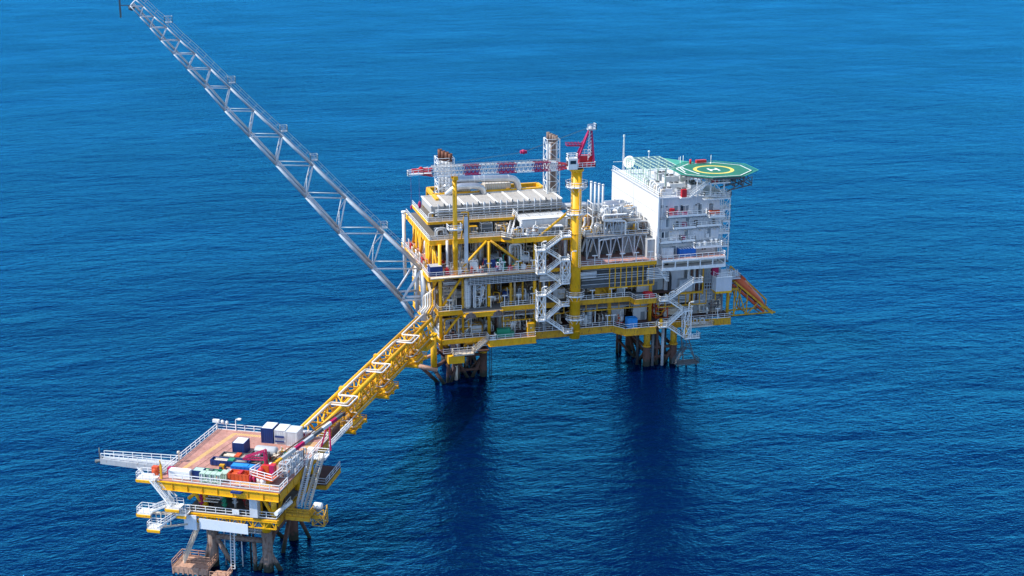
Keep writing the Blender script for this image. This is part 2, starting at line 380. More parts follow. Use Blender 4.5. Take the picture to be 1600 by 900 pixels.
G('edge_girder', [(73.6,382,Z_CEL-.02),(73.6,344.4,Z_CEL-.02)], 1.5)
G('edge_girder', [(73.2,380,Z_MEZ),(73.2,344.3,Z_MEZ),(79.5,344.3,Z_MEZ),(80,341,Z_MEZ),(90,341,Z_MEZ),(90.4,344.3,Z_MEZ),(100.8,344.3,Z_MEZ)], 1.3)
G('edge_girder', [(101.5,344.3,Z_MEZ),(121.7,344.3,Z_MEZ),(127.4,344.2,Z_MEZ),(127.8,340.9,Z_MEZ),(134,340.9,Z_MEZ),(134,344.3,Z_MEZ)], 1.4, 'yellow_old')
G('edge_girder', [(70.4,381,Z_MAIN),(70.4,343,Z_MAIN),(74.5,343,Z_MAIN)], 1.2)
G('edge_girder', [(74.5,343,Z_MAIN),(100.5,343,Z_MAIN)], .8, 'yellow_old')
G('edge_girder', [(112.5,343,Z_MAIN),(134.6,343,Z_MAIN)], 1.0, 'yellow')
G('edge_girder', [(100.5,343.2,Z_MAIN),(112.5,343.2,Z_MAIN)], 1.0, 'yellow')
G('edge_girder', [(71.5,379,Z_UP),(71.5,346.4,Z_UP),(91,346.4,Z_UP),(93.6,343,Z_UP),(112.7,343,Z_UP),(112.7,356,Z_UP)], 1.35, w=.5)
G('edge_girder', [(72.2,373,Z_COOL),(72.2,351.4,Z_COOL),(96,351.4,Z_COOL),(97,356,Z_COOL)], .7)
part('trim', MB().tube((70.8,342.6,Z_MAIN-.25), (100.6,342.6,Z_MAIN-.25), .28), 'beige', ts)
# columns and braces
for x in (74, 87.4, 100.3):
    part('column', MB().tube((x,345.6,Z_CEL-3), (x,345.6,Z_UP-1), .48, n=12), 'yellow', ts)
for x in (80.2, 93.6): part('column', MB().tube((x,345.8,Z_CEL), (x,345.8,Z_MAIN-1), .34, n=10), 'yellow_old', ts)
for x in (122, 134): part('column', MB().tube((x,345.6,Z_CEL), (x,345.6,Z_MAIN-1), .5, n=12), 'yellow_old', ts)
for x in (146, 157.6):
    part('column', MB().tube((x,345.6,Z_CEL-1), (x,345.6,24 if x < 150 else 20), .45, n=12), 'yellow_old', ts)
for x in (74, 87.4, 100.3, 111, 122, 134, 146, 157):
    for y in (362, 380):
        part('column', MB().tube((x,y,Z_CEL), (x,y,(Z_UP if x < 112 else Z_MAIN if x < 140 else 28)-.5), .5, n=10), 'yellow_old' if x > 74 else 'yellow', ts)
for y in (351, 356.5, 368, 374):
    part('column', MB().tube((73.4,y,Z_MEZ), (73.4,y,Z_UP-.6), .36, n=10), 'yellow', ts)
BR = [((79.2,345.6,31.2),(86.9,345.6,38.9),'yellow'), ((87.9,345.6,38.9),(97.6,345.6,31.2),'yellow_old'), ((87.2,347,38.5),(84.5,358,31),'yellow_old'),
      ((74.6,345.6,21.6),(80,345.6,29.4),'yellow'), ((74.8,345.6,13.2),(80.4,345.6,20),'yellow'),
      ((73.4,351,39),(73.4,346,31),'yellow'), ((73.4,351,39),(73.4,356.5,31),'yellow'), ((73.4,362,39),(73.4,356.5,31),'yellow'), ((73.4,362,39),(73.4,368,31),'yellow'), ((73.4,374,39),(73.4,368,31),'yellow'), ((73.4,374,39),(73.4,379.5,31),'yellow'),
      ((73.6,346,20),(73.6,354,13),'yellow'), ((73.6,362,20),(73.6,354,13),'yellow'), ((73.6,362,20),(73.6,370,13),'yellow'), ((73.6,347,29),(73.6,357,21.5),'yellow_old'),
      ((101,344.5,39.4),(110,343.8,46.6),'yellow'), ((116,346,29.6),(121.4,346,21),'yellow_old'), ((110,346.5,29.5),(103,347,21),'yellow_old')]
for a, b, m in BR: part('brace', MB().tube(a, b, .34, n=10), m, ts)
# yellow hanging post-and-rail frames that carry the pipe racks below the deck edges
def hangframe(x0, x1, y, ztop, zbot, n, m):
    f = MB(); f.beam((x0,y,zbot), (x1,y,zbot), .28)
    for k in range(n+1):
        x = x0+(x1-x0)*k/n; f.beam((x,y,ztop), (x,y,zbot), .22)
    part('pipe_rack_frame', f, m, ts)
hangframe(121, 134, 343.2, Z_MAIN-1, 23.8, 8, 'yellow')
hangframe(91, 100.6, 344.4, Z_MEZ-1.3, 16.4, 3, 'yellow_old')
hangframe(102, 134, 344.6, Z_MEZ-1.4, 17.2, 10, 'yellow_old')
hangframe(136, 150.5, 344.6, Z_MEZ, 16.6, 7, 'yellow_old')
# added dark backing walls; the deep decks' shade is put into their colour
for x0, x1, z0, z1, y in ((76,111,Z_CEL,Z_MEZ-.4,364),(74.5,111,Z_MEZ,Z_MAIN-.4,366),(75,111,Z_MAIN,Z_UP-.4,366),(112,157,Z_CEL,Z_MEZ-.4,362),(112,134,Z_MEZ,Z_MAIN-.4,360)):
    part('backing_wall', MB().box(x0, x1, y, y+.3, z0, z1), 'wall_dark', ts)
part('backing_wall', MB().box(118.2, 122, 347, 347.3, Z_MEZ, Z_MAIN-1.6), 'yellow_old', ts, 'tan wall panel behind the crane pedestal')
# guard rails, one part per run
RL = [[(70.4,381,Z_MAIN),(70.4,343,Z_MAIN),(100.6,343,Z_MAIN)], [(112.6,343,Z_MAIN),(134.4,343,Z_MAIN)],
      [(71.5,379,Z_UP),(71.5,346.4,Z_UP)], [(71.8,346.4,Z_UP),(91,346.4,Z_UP),(93.6,343,Z_UP),(112.7,343,Z_UP)],
      [(72.2,373,Z_COOL),(72.2,351.4,Z_COOL),(96,351.4,Z_COOL),(97,356.4,Z_COOL),(97,346.6,Z_COOL-1)],
      [(74.6,344.3,Z_CEL),(86.4,344.3,Z_CEL),(86.4,340.8,Z_CEL),(99.3,340.8,Z_CEL),(99.3,344.3,Z_CEL),(122.5,344.3,Z_CEL),(125.1,340.4,Z_CEL),(134,340.4,Z_CEL)],
      [(73.2,380,Z_MEZ),(73.2,344.3,Z_MEZ),(79.5,344.3,Z_MEZ)], [(90.4,344.3,Z_MEZ),(100.8,344.3,Z_MEZ)],
      [(112.6,344.3,Z_MEZ),(127.4,344.2,Z_MEZ),(127.8,340.9,Z_MEZ),(134,340.9,Z_MEZ)],
      [(143,344.3,Z_CEL-.6),(158.2,344.3,Z_CEL-.6),(158.2,380,Z_CEL-.6)], [(136,344.3,Z_CEL-.6),(143,344.3,Z_CEL-.6)],
      [(74,343,9),(82.8,343,9)], [(84,343.9,10),(99.6,343.9,10)], [(73.6,380,Z_CEL),(73.6,346,Z_CEL)]]
for r in RL: part('guard_rail', MB().rail(r), 'rail', ts)
# the two brown half-round supports of the laydown platform on the mezzanine
for xc in (81.2, 88.8):
    hr = MB()
    vs = [(xc+1.5*cos(a), 340.75, 19.2+1.5*sin(a)) for a in [pi*k/10 for k in range(11)]]
    hr.add(vs+[(x,341.1,z) for x,y,z in vs], [tuple(range(11)), tuple(reversed(range(11,22)))]+[(k,k+11,k+12,k+1) for k in range(10)])
    part('half_round_plate', hr, 'jacket_pale', ts, 'brown half-round plate')
# laydown platform in the lower right corner with small stairs
st = MB().box(144,151.5,341,344.2,10.9,11.15).rail([(144,341,11.15),(151.5,341,11.15),(151.5,344,11.15)])
part('laydown_platform', st, 'beige', ts)
# ---- crane pedestal and crane
cr = thing('pedestal_crane', 'tall yellow pedestal crane with white cab, crimson frame and long red and white lattice jib', 'crane', (111, 342.8, 10))
pc = (111, 342.8)
ped = MB(); ped.tube((*pc,10.4), (*pc,57), 1.45, n=24)
for z in (12.4, 21, 31, 40, 47): ped.tube((*pc,z), (*pc,z+.3), 1.58, n=24)
ped.lathe((*pc,57), [(1.45,0),(1.9,.3),(1.9,.8),(1.4,1.0)], n=24)
part('pedestal', ped, 'yellow', cr)
for z, r in ((16,2.7),(22.6,2.6),(31.4,0),(45.6,2.8),(53,3.0)):
    if not r: continue
    m = MB(); m.lathe((*pc,z), [(1.5,0),(r,0),(r,.25),(1.5,.25)], n=16)
    ps = [(pc[0]+r*cos(2*pi*k/12), pc[1]+r*sin(2*pi*k/12), z+.25) for k in range(13)]
    m.rail(ps, h=1.2, w=.12, sp=3)
    for k in range(8):
        a = 2*pi*k/8; m.beam((pc[0]+r*cos(a),pc[1]+r*sin(a),z), (pc[0]+1.4*cos(a),pc[1]+1.4*sin(a),z-1.3), .12)
    part('ring_platform', m, 'rail', cr)
m = MB()
for dx in (-.25,.25): m.beam((pc[0]+.6+dx,341.1,31), (pc[0]+.6+dx,341.1,53), .07)
for k in range(44): m.beam((pc[0]+.35,341.1,31+k*.5), (pc[0]+.85,341.1,31+k*.5), .05)
part('ladder', m, 'rail', cr)
part('slew_ring', MB().tube((*pc,57.8), (*pc,58.3), 1.7, n=24), 'black', cr)
part('machinery_house', MB().box(110.8,115.6,341.2,344.6,58.4,59).box(111.9,115.4,342.9,344.8,59,61.2).prism([(112.6,344.8),(115.5,344.8),(115.5,345.6),(112.6,345.6)],59,60.6), 'red', cr)
cab = part('cab', MB().box(108.1,110.7,341.0,343.0,58.0,60.7).box(108,110.8,340.9,343.1,60.7,60.85), 'white', cr)
part('window', MB().box(108.05,108.12,341.3,342.7,58.9,60.3).box(108.6,110.2,340.93,341.02,59.5,60.4), 'glass', cab)
m = MB().rail([(108.1,341,60.9),(110.7,341,60.9),(110.7,343,60.9),(108.1,343,60.9),(108.1,341,60.9)], h=1.2, w=.13, sp=1.3)
m.rail([(110.8,341,58.4),(115.6,341,58.4),(115.8,344.6,58.4)], h=1.3, w=.14, sp=1.3); m.rail([(112,343,61.2),(115.4,343,61.2),(115.4,344.8,61.2)], h=1.6, w=.13, sp=1.3)
part('guard_rail', m, 'rail', cr)
fr = MB()
for y in (341.9, 344.0):
    fr.beam((111.0,y,60.6), (114.5,343,68.4), .55, .45); fr.beam((115.5,y,59), (115.0,343,68.2), .42, .42)
fr.beam((110.9,341.9,60.7), (110.9,344,60.7), .4); fr.beam((113.0,342.2,65), (113.0,343.8,65), .3)
part('a_frame', fr, 'magenta', cr)
fr = MB()
for k in range(8):
    z = 60.5+k*.95; fr.beam((114.0,342.6,z), (115.0,343.2,z+.9), .12); fr.beam((114.0,343.2,z), (115.0,342.6,z+.9), .12)
for x, y in ((114,342.6),(114.9,343.2)): fr.beam((x,y,60), (x+.3,y,68), .14)
part('a_frame_ladder', fr, 'rail', cr)
m = MB()
for dy in (-.5,0,.5): m.lathe((114.8,343+dy-.12,68.5), [(.01,0),(.6,0),(.6,.16),(.01,.16)], 'y', 16)
m.box(113.9,115.9,342.2,343.8,68.1,68.5); m.rail([(113.7,342,68.3),(116,342,68.3),(116,344,68.3)], h=1.4, w=.14, sp=1.1)
part('sheave_block', m, 'lgrey', cr)
# jib, lying level over its rest post: foot at the cab, tip to the left
def jy(x): return 343.2+(108-x)*0.03
def lattice(x0, x1, h0, h1, w0, w1, zc, bays, t=.10, solid=False):
    m = MB(); N = bays
    def cor(k, i, j):
        f = k/N; x = x0+(x1-x0)*f; h = h0+(h1-h0)*f; w = w0+(w1-w0)*f
        return (x, jy(x)+i*w/2, zc+j*h/2)
    for i in (-1,1):
        for j in (-1,1):
            m.beam(cor(0,i,j), cor(N,i,j), t*2.2)
    for k in range(N):
        for i in (-1,1):
            m.beam(cor(k,i,-1), cor(k+1,i,1), t); m.beam(cor(k,i,1), cor(k,i,-1), t); m.beam(cor(k+1,i,-1), cor(k,i,1), t)
        for j in (-1,1): m.beam(cor(k,-1,j), cor(k+1,1,j), t); m.beam(cor(k,-1,j), cor(k,1,j), t)
    return m
ZJ = 58.4
jib = part('jib', lattice(80.5, 84.8, 2.3, 2.3, 2.0, 2.0, ZJ+.5, 4), 'magenta', cr)
for x0, x1, c in ((72,80.5,'white'),(84.8,89.6,'white'),(89.6,94.4,'magenta'),(94.4,99.2,'white'),(99.2,103.6,'magenta')):
    part('jib_section', lattice(x0, x1, 2.3, 2.3, 2.0, 2.0, ZJ+.5, max(3, round((x1-x0)/1.1))), c, jib)
part('jib_section', lattice(103.6, 105.6, 2.3, 1.9, 2, 2, ZJ+.45, 3), 'white', jib)
part('jib_section', lattice(105.6, 108.6, 1.9, .8, 2, 2.2, ZJ+.3, 3), 'red', jib)
part('jib_section', lattice(72, 68.6, 2.0, .9, 2, 1.2, ZJ+.4, 3), 'red', jib)
w = MB().box(71.6,108,344.6,345.2,ZJ+.2,ZJ+.28); w.rail([(71.6,342.7,ZJ+1.75),(106,342.7,ZJ+1.75)], h=.7, w=.09, sp=2, toe=.1)
part('jib_walkway', w, 'beige', jib)
w = MB().box(65.4,71.6,342.6,343.8,ZJ+.3,ZJ+.4); w.rail([(72,342.5,ZJ+.7),(69.4,342.5,ZJ+.6),(69.4,342.5,ZJ+.2),(65.4,342.5,ZJ-.1),(65.4,344,ZJ-.1),(71,344.4,ZJ+.4)], h=1.3, w=.14, sp=1.4)
part('tip_walkway', w, 'rail', jib)
part('tip_sheave', MB().prism([(66.6,343.6),(71.6,343.2),(71.6,344.4),(66.6,344.2)], ZJ+.6, ZJ+1.5).lathe((69,343.7,ZJ+1.4), [(.01,0),(.6,0),(.6,.3),(.01,.3)], 'y', 12), 'red', jib)
m = MB()
for dy in (-.4,.4): m.beam((114.4,343+dy,68.7), (97.2,343.4+dy*.4,63.2), .05); m.beam((96,343.6+dy,62.8), (73,344+dy,60.6), .045)
part('hoist_cable', m, 'dgrey', cr)
part('pendant_block', MB().box(95.6,97.3,343,344,62.6,63.3).lathe((96.4,342.9,63), [(.01,0),(.55,0),(.55,1.1),(.01,1.1)], 'y', 12), 'magenta', cr)
m = MB()
for dy in (-.7,.7): m.beam((108,343+dy,64.2), (112.8,343+dy,63.9), .22); m.beam((108,343+dy,64.9), (112.8,343+dy,64.5), .16)
for k in range(6): m.beam((108+k*.9,342.3,64.2), (108+k*.9,343.7,64.9), .12)
part('outrigger_arm', m, 'magenta', cr)
# hook blocks hanging off the tip
h1 = MB().beam((68.4,343.4,ZJ), (68.4,343.4,51.4), .04); h1.lathe((68.4,343.4,49.4), [(.01,0),(.25,.2),(.42,.7),(.42,1.5),(.2,2.0),(.01,2.1)], n=10)
part('hook_block', h1, 'magenta', cr); h1 = MB().beam((66.2,343.4,ZJ), (66.2,343.4,50.4), .04); h1.lathe((66.2,343.4,49.2), [(.01,0),(.3,.5),(.3,1),(.01,1.3)], n=10)
part('hook_block', h1, 'magenta', cr)
# ---- jib rest post
rp = thing('jib_rest_post', 'tall yellow tubular post standing at the front left and carrying the resting jib', 'post', (77.9, 343.6, Z_MAIN))
part('post', MB().tube((77.9,343.9,Z_MAIN), (77.9,343.9,56.6), .62, n=16).tube((77.9,343.9,36.5), (77.9,343.9,40), .72, n=16), 'yellow', rp)
part('cradle', MB().box(77.2,78.6,342.6,345.2,56.6,56.9).box(77.3,78.5,342.35,342.6,56.6,57.6).box(77.3,78.5,345.2,345.45,56.6,57.6), 'yellow', rp)
m = MB().box(76,79.6,342.6,343.2,43.2,43.4).box(75.9,79.6,342.4,345.2,43.1,43.25).rail([(75.9,345.2,43.25),(75.9,342.4,43.25),(79.6,342.4,43.25),(79.6,345.2,43.25)], w=.13, sp=1.2)
part('access_platform', m, 'rail', rp)
m = MB()
for dx in (0,.6): m.beam((76.2+dx,342.9,Z_UP), (76.2+dx,342.9,43.2), .1)
for k in range(7): m.beam((76.2,342.9,Z_UP+.5*k), (76.8,342.9,Z_UP+.5*k), .08)
for a in (0,1): m.beam((80,346,Z_UP), (80.9,346,46.6), .3) if a else m.beam((80,346,47), (82,346,47), .3)
m.beam((82,346,Z_UP), (82,346,47), .4)
part('ladder', m, 'yellow_old', rp)
part('tray_or_backing', MB().box(80.3,81.3,343.6,344.1,Z_MAIN+3,46.3), 'lgrey', ts)
# ================================================================== STAIR TOWERS
def landing(m, x0, x1, y0, y1, z, open_side=None):
    m.box(x0, x1, y0, y1, z-.2, z)
    m.rail([(x0,y1,z),(x0,y0,z),(x1,y0,z),(x1,y1,z)], w=.12, sp=1.2)
s1 = thing('stair_tower', 'tall white zigzag stair tower hanging beside the yellow crane pedestal', 'stairs', (104, 341, 12.6))
LZ = [(106.6,40.0,1),(101.6,36.6,0),(106.3,33.4,1),(101.8,30.2,0),(106.3,27.0,1),(101.9,24.0,0),(106.3,20.7,1),(101.9,17.0,0),(107.4,12.9,1)]
for i, (x, z, rt) in enumerate(LZ):
    m = MB()
    if rt: landing(m, x-.2, x+2.3, 340.0, 342.6, z)
    else: landing(m, x-2.3, x+.2, 340.0, 342.6, z)
    part('landing', m, 'rail', s1)
    if i:
        px, pz, prt = LZ[i-1]; yy = 340.6 if i % 2 else 341.9
        part('stair_flight', MB().flight((x,yy,z), (px,yy,pz), 1.1, (0,1,0)), 'rail', s1)
m = MB()
def ladderframe(m, x0, x1, y0, y1, z0, z1, bay, t=.2):
    for x in (x0,x1):
        for y in (y0,y1): m.beam((x,y,z0), (x,y,z1), t)
    n = max(1, round((z1-z0)/bay))
    for k in range(n):
        a = z0+(z1-z0)*k/n; b = z0+(z1-z0)*(k+1)/n
        for y in (y0,y1): m.beam((x0,y,a), (x1,y,b) if k%2 else (x1,y,b), t*.7); m.beam((x0,y,a), (x1,y,a), t*.7); m.beam((x1,y,a),(x0,y,b),t*.7)
        for x in (x0,x1): m.beam((x,y0,a), (x,y1,b), t*.7); m.beam((x,y0,a), (x,y1,a), t*.7)
part('support_frame', ladderframe(m, 99.6, 101.7, 340.1, 342.5, 30.4, 36.6, 3.2) or m, 'rail', s1)
m = MB(); ladderframe(m, 99.7, 101.8, 340.1, 342.5, 16.8, 24, 3.5); part('support_frame', m, 'rail', s1)
m = MB(); ladderframe(m, 106.6, 108.6, 340.1, 342.5, 27, 33.4, 3.2); part('support_frame', m, 'rail', s1)
s2 = thing('stair_tower', 'white zigzag stairs below the accommodation block, ending at a small hanging platform', 'stairs', (141, 341, 8))
L2 = [(144.6,24.6,1),(137.0,19.9,0),(141.9,16.4,1),(137.0,12.3,0),(142.6,8.3,1)]
for i, (x, z, rt) in enumerate(L2):
    m = MB(); w = 4.4 if i == 4 else 2.6
    if rt: landing(m, x-.2, x+w, 339.6, 342.2, z)
    else: landing(m, x-w+.4, x+.2, 339.6, 342.2, z)
    part('landing', m, 'rail', s2)
    if i:
        px, pz, _ = L2[i-1]; yy = 340.2 if i % 2 else 341.5
        part('stair_flight', MB().flight((x,yy,z), (px,yy,pz), 1.15, (0,1,0)), 'rail', s2)
m = MB(); ladderframe(m, 142.3, 144.2, 339.8, 342, 8.5, 16.4, 3.9); part('support_frame', m, 'rail', s2)
m = MB(); m.beam((143.2,340.9,7.6), (143.2,340.9,12), .5); m.beam((135.6,341,11.6), (135.6,341,14.4), .7); part('bracket', m, 'yellow', s2)
s3 = thing('stair_tower', 'cream stair flight with railings from the lowest yellow deck down to a small landing', 'stairs', (83, 341.6, 8))
part('stair_flight', MB().flight((81.9,341.6,9.1), (86.2,341.9,12.6), 1.3, (0,1,0)), 'beige', s3)
m = MB(); landing(m, 76.4, 82, 340.6, 343, 9.05); part('landing', m, 'beige', s3)
m = MB(); landing(m, 86.2, 88.2, 340.6, 343, 12.65); part('landing', m, 'rail', s3)
part('bracket', MB().box(75,79.4,341,345,6.6,8.7), 'yellow', s3)
# ================================================================== ACCOMMODATION BLOCK
X0, X1, Y0, Y1 = 135.4, 153.6, 344.8, 383
lq = thing('accommodation_block', 'tall white windowless-sided accommodation block with railed balconies on its front', 'building', (144.5, 364, 28.6))
part('side_wall', MB().box(X0-.25, X0, Y0-.2, Y1, 28.6, 48.0), 'clad', lq)
part('front_wall', MB().box(X0, X1, Y0, Y0+.4, 31.4, 48.0), 'ribbed', lq)
part('core', MB().box(X0, X1, Y0+.4, Y1-.3, 28.6, 47.6), 'lgrey', lq)
m = MB()
for z in (32.4, 38.0, 43.6): m.box(X0-.29, X0-.25, Y0, Y1, z, z+.12)
for y in (364,): m.box(X0-.29, X0-.25, y, y+.1, 28.6, 48)
m.box(X0-.45, X0+.2, Y0-.3, Y1+.2, 48.0, 48.25)
part('panel_seams', m, 'grey', lq)
m = MB()
m.beam((X0-.1,Y0-.4,29), (X0-.1,Y0-.4,48.4), .45); m.tube((X0+.9,Y0-.3,33), (X0+.9,Y0-.3,48), .1)
part('corner_post', m, 'white', lq)
part('roof', MB().box(X0-.2, X1+2.0, Y0-.4, Y1, 47.62, 47.98), 'lgrey', lq)
def door(x, z, w=1.3, h=2.4, m='doorgrey'):
    d = part('door', MB().box(x, x+w, Y0-.08, Y0, z, z+h), m, lq)
    part('frame', MB().box(x-.12, x, Y0-.13, Y0, z, z+h+.12).box(x+w, x+w+.12, Y0-.13, Y0, z, z+h+.12).box(x, x+w, Y0-.13, Y0, z+h, z+h+.12), 'white', d)
    part('handle', MB().box(x+w*.78, x+w*.88, Y0-.16, Y0-.08, z+1, z+1.2), 'silver', d)
for x, z, w in ((139.9,43,1.1),(143.2,43,1.0),(147.0,43,1.1),(150.2,43,1.4),(137.6,39.6,1.1),(143.4,39.6,1.1),(137.4,35.9,1.2),(143.2,35.9,1.1),(150,35.9,1.1),(139.6,31.6,1.2)): door(x, z, w, 2.5)
def window(x, z, w, h):
    d = part('window', MB().box(x, x+w, Y0-.05, Y0, z, z+h), 'glass', lq)
    part('frame', MB().box(x-.1,x+w+.1,Y0-.1,Y0,z-.1,z).box(x-.1,x+w+.1,Y0-.1,Y0,z+h,z+h+.1).box(x+w/2-.04,x+w/2+.04,Y0-.1,Y0-.05,z,z+h), 'white', d)
window(136.1, 45.0, .6, .9); window(136.3, 36.3, 1.9, 1.9); window(141.8, 43.6, 2.0, 1.7) ; window(148.6, 32.3, 1.2, 1.0)
def balcony(pts, x0, x1, ydeep, z, parts_h=1.25):
    m = MB().box(x0, x1, Y0-ydeep, Y0-.05, z-.34, z)
    m.rail([(x0,Y0-.1,z),(x0,Y0-ydeep,z),(x1,Y0-ydeep,z),(x1,Y0-.1,z)], w=.14, sp=1.5, toe=.3)
    x = x0+1
    while x < x1: m.beam((x,Y0-ydeep+.2,z-.2), (x,Y0-.1,z-1.0), .12); x += 3
    part('balcony', m, 'rail', lq)
balcony(0, 137.6, 149.2, 1.6, 42.9); balcony(0, 149.4, 153.9, 3.0, 42.5)
balcony(0, 139.6, 146.2, 1.2, 39.4); balcony(0, 146.2, 153.9, 1.2, 39.6)
balcony(0, 135.6, 141.8, 1.8, 35.7); balcony(0, 141.8, 146, 1.3, 35.7); balcony(0, 145.4, 153.6, 2.8, 33.9)
m = MB()
for z in (47.0, 43.2, 39.8, 36.4, 32.6):                      # side balconies on the far right, one above the other
    m.box(153.7, 157.4, 346, 351, z-.25, z); m.rail([(153.7,346,z),(157.4,346,z),(157.4,351,z)], w=.13, sp=1.3, toe=.2)
for x, y in ((157.2,346.2),(154.6,346.2),(157.2,350.8)): m.beam((x,y,28.6), (x,y,49), .25)
for z in (32.6,36.4,39.8,43.2): m.beam((154.6,346.2,z), (157.2,346.2,z+3.4), .14)
part('end_stairwell', m, 'rail', lq)
m = MB().rail([(X0,Y1,48.2),(X0,Y0-.3,48.2),(146.5,Y0-.3,48.2),(148,Y0-2,48.2),(155.6,Y0-2,47.3),(155.6,Y0+4,47.3)], w=.13, sp=1.6)
m.box(141.2, 143.8, Y0-1.6, Y0-.3, 47.7, 48); m.box(148,155.7,Y0-2.1,Y0-.1,47,47.25)
part('roof_rail', m, 'rail', lq)
# projecting terrace with open white truss girder
m = MB().box(135.2, 154, 340.6, 344.8, 31.1, 31.35); part('terrace', m, 'deck', lq)
m = MB()
m.beam((135.2,340.5,31.0), (154,340.5,31.0), .45, .5); m.beam((135.2,340.5,28.7), (154,340.5,28.7), .45, .9)
for k in range(6): m.beam((135.4+k*3.7,340.5,28.8), (135.4+k*3.7,340.5,31), .28)
m.beam((154,340.5,31.0), (154,344.7,31.0), .4, .5); m.beam((154,340.5,28.7), (154,344.7,28.7), .4, .9)
m.box(135.2,154,340.9,344.8,28.3,28.6)
part('terrace_truss', m, 'white', lq)
part('terrace_rail', MB().rail([(135,344.6,31.35),(135,340.5,31.35),(154,340.5,31.35),(154,344.6,31.35)], w=.12, sp=1.7), 'rail', lq)
for x, z, w, h, c in ((138.4,43.0,1.3,1.9,'red'),(140.0,43,1.0,1.1,'magenta'),(142.2,43,1.5,.9,'magenta'),(150.2,42.7,3.0,.9,'orangered'),(142.3,39.6,1.2,1.1,'magenta'),(142.3,35.9,1.1,1.0,'magenta')):
    r = part('safety_locker', MB().box(x, x+w, Y0-1.0, Y0-.15, z, z+h), c, lq, 'red safety locker on a balcony')
for n, (x, z) in enumerate(((150.8,35.4),(152.2,35.4),(147.2,34.6),(148.8,34.9))):
    part('ventilator', MB().lathe((x,Y0-1.4,z-.9), [(.3,0),(.3,.8),(.55,.9),(.55,1.1),(.1,1.4)], n=10), 'white', lq)
rq = random.Random(21)
for k in range(16):                                                  # cable runs and pipes on the front
    x = 136+rq.random()*17; z = rq.choice((35.8,39.5,42.9,31.5)); h = rq.uniform(1.2,3.2)
    part('conduit', MB().pipe([(x,Y0-.18,z),(x,Y0-.18,z+h),(x+rq.uniform(-2,2),Y0-.18,z+h)], .07, 6, bend=.2), rq.choice(('lgrey','grey','dgrey','white')), lq)
for k in range(12):
    x = 136+k*1.45; z = (39.9,43.6,36.4)[k%3]+1.7
    part('wall_lamp', MB().box(x,x+.45,Y0-.5,Y0-.1,z,z+.25), ('white','dgrey','beige')[k%3], lq)
for k in range(9):
    x = 137+k*1.8; z = (43.05,39.65,35.9)[(k*2)%3]
    part('wall_box', MB().box(x,x+.6+.3*(k%2),Y0-.45,Y0-.1,z,z+.8+.3*(k%3)), ('grey','lgrey','dgrey')[k%3], lq)
for z in (42.4, 39.0, 35.2):
    m = MB()
    for q in range(3): m.tube((136,Y0-.3-.12*q,z-.2*q),(153.4,Y0-.3-.12*q,z-.2*q),.07,n=6)
    m.box(135.9,136.1,Y0-.7,Y0-.1,z-.6,z+.1); m.box(153.3,153.5,Y0-.7,Y0-.1,z-.6,z+.1)
    part('pipe_run', m, 'grey', lq)
# things on the terrace
def crate(name, label, cat, x0, x1, y0, y1, z, h, c, top=None, group=None, ribs=True):
    t = thing(name, label, cat, ((x0+x1)/2, (y0+y1)/2, z), group)
    m = MB().box(x0, x1, y0, y1, z+.12, z+h)
    if ribs:
        k = x0+.3
        while k < x1-.2: m.box(k, k+.12, y0-.05, y0, z+.25, z+h-.15); k += .45
        k = y0+.3
        while k < y1-.2: m.box(x1, x1+.05, k, k+.12, z+.25, z+h-.15); k += .45
    part('body', m, c, t)
    f = MB()
    for x in (x0, x1):
        for y in (y0, y1): f.beam((x,y,z), (x,y,z+h+.05), .14)
    for zz in (z+.08, z+h):
        for y in (y0, y1): f.beam((x0,y,zz), (x1,y,zz), .14)
        for x in (x0, x1): f.beam((x,y0,zz), (x,y1,zz), .14)
    part('corner_frame', f, c, t)
    if top: part('roof_panel', MB().box(x0+.08, x1-.08, y0+.08, y1-.08, z+h+.02, z+h+.09), top, t)
    return t
tcn = crate('container', 'blue container with white slatted roof on the pink terrace of the accommodation block', 'container', 141.2, 145.8, 342.4, 344.4, 31.35, 2.2, 'blue')
m = MB().box(141.2,145.8,343.9,344.1,33.62,33.7)
for k in range(6): m.box(141.3+k*.8, 141.6+k*.8, 342.3, 344.5, 33.64, 33.72)
part('slatted_cover', m, 'white', tcn)
crate('store_cabin', 'mauve-grey store cabin at the left end of the terrace', 'cabin', 136.3, 139.4, 343, 344.5, 31.35, 2.6, 'lgrey')
# ---- helideck
hx, hy, hz = 153.2, 349.4, 54.0
hd = thing('helideck', 'green octagonal helicopter deck with yellow ring and white letter H, above the white block', 'helideck', (hx, hy, 48))
def octo(r, rot=pi/8): return [(hx+r*1.06*cos(rot+k*pi/4), hy+r*cos(0)*sin(rot+k*pi/4)) for k in range(8)]
part('deck', MB().prism(octo(10.2), hz-.35, hz), 'helideck', hd)
def ringmesh(r0, r1, z0, n=64):
    m = MB(); vs = []
    for k in range(n):
        a = 2*pi*k/n; vs += [(hx+r0*cos(a), hy+r0*sin(a), z0), (hx+r1*cos(a), hy+r1*sin(a), z0)]
    return m.add(vs, [(2*k, 2*k+1, (2*k+3)%(2*n), (2*k+2)%(2*n)) for k in range(n)])
part('landing_ring', ringmesh(4.7, 5.7, hz+.004), 'ringyellow', hd)
part('letter_h', MB().box(hx-1.45,hx-.85,hy-1.7,hy+1.7,hz+.003,hz+.012).box(hx+.85,hx+1.45,hy-1.7,hy+1.7,hz+.003,hz+.012).box(hx-.84,hx+.84,hy-.35,hy+.35,hz+.003,hz+.012), 'marking', hd)
m = MB()
a, b = octo(9.7), octo(10.0)
for k in range(8):
    j = (k+1)%8; m.add([(*a[k],hz+.005),(*b[k],hz+.005),(*b[j],hz+.005),(*a[j],hz+.005)], [(0,1,2,3)])
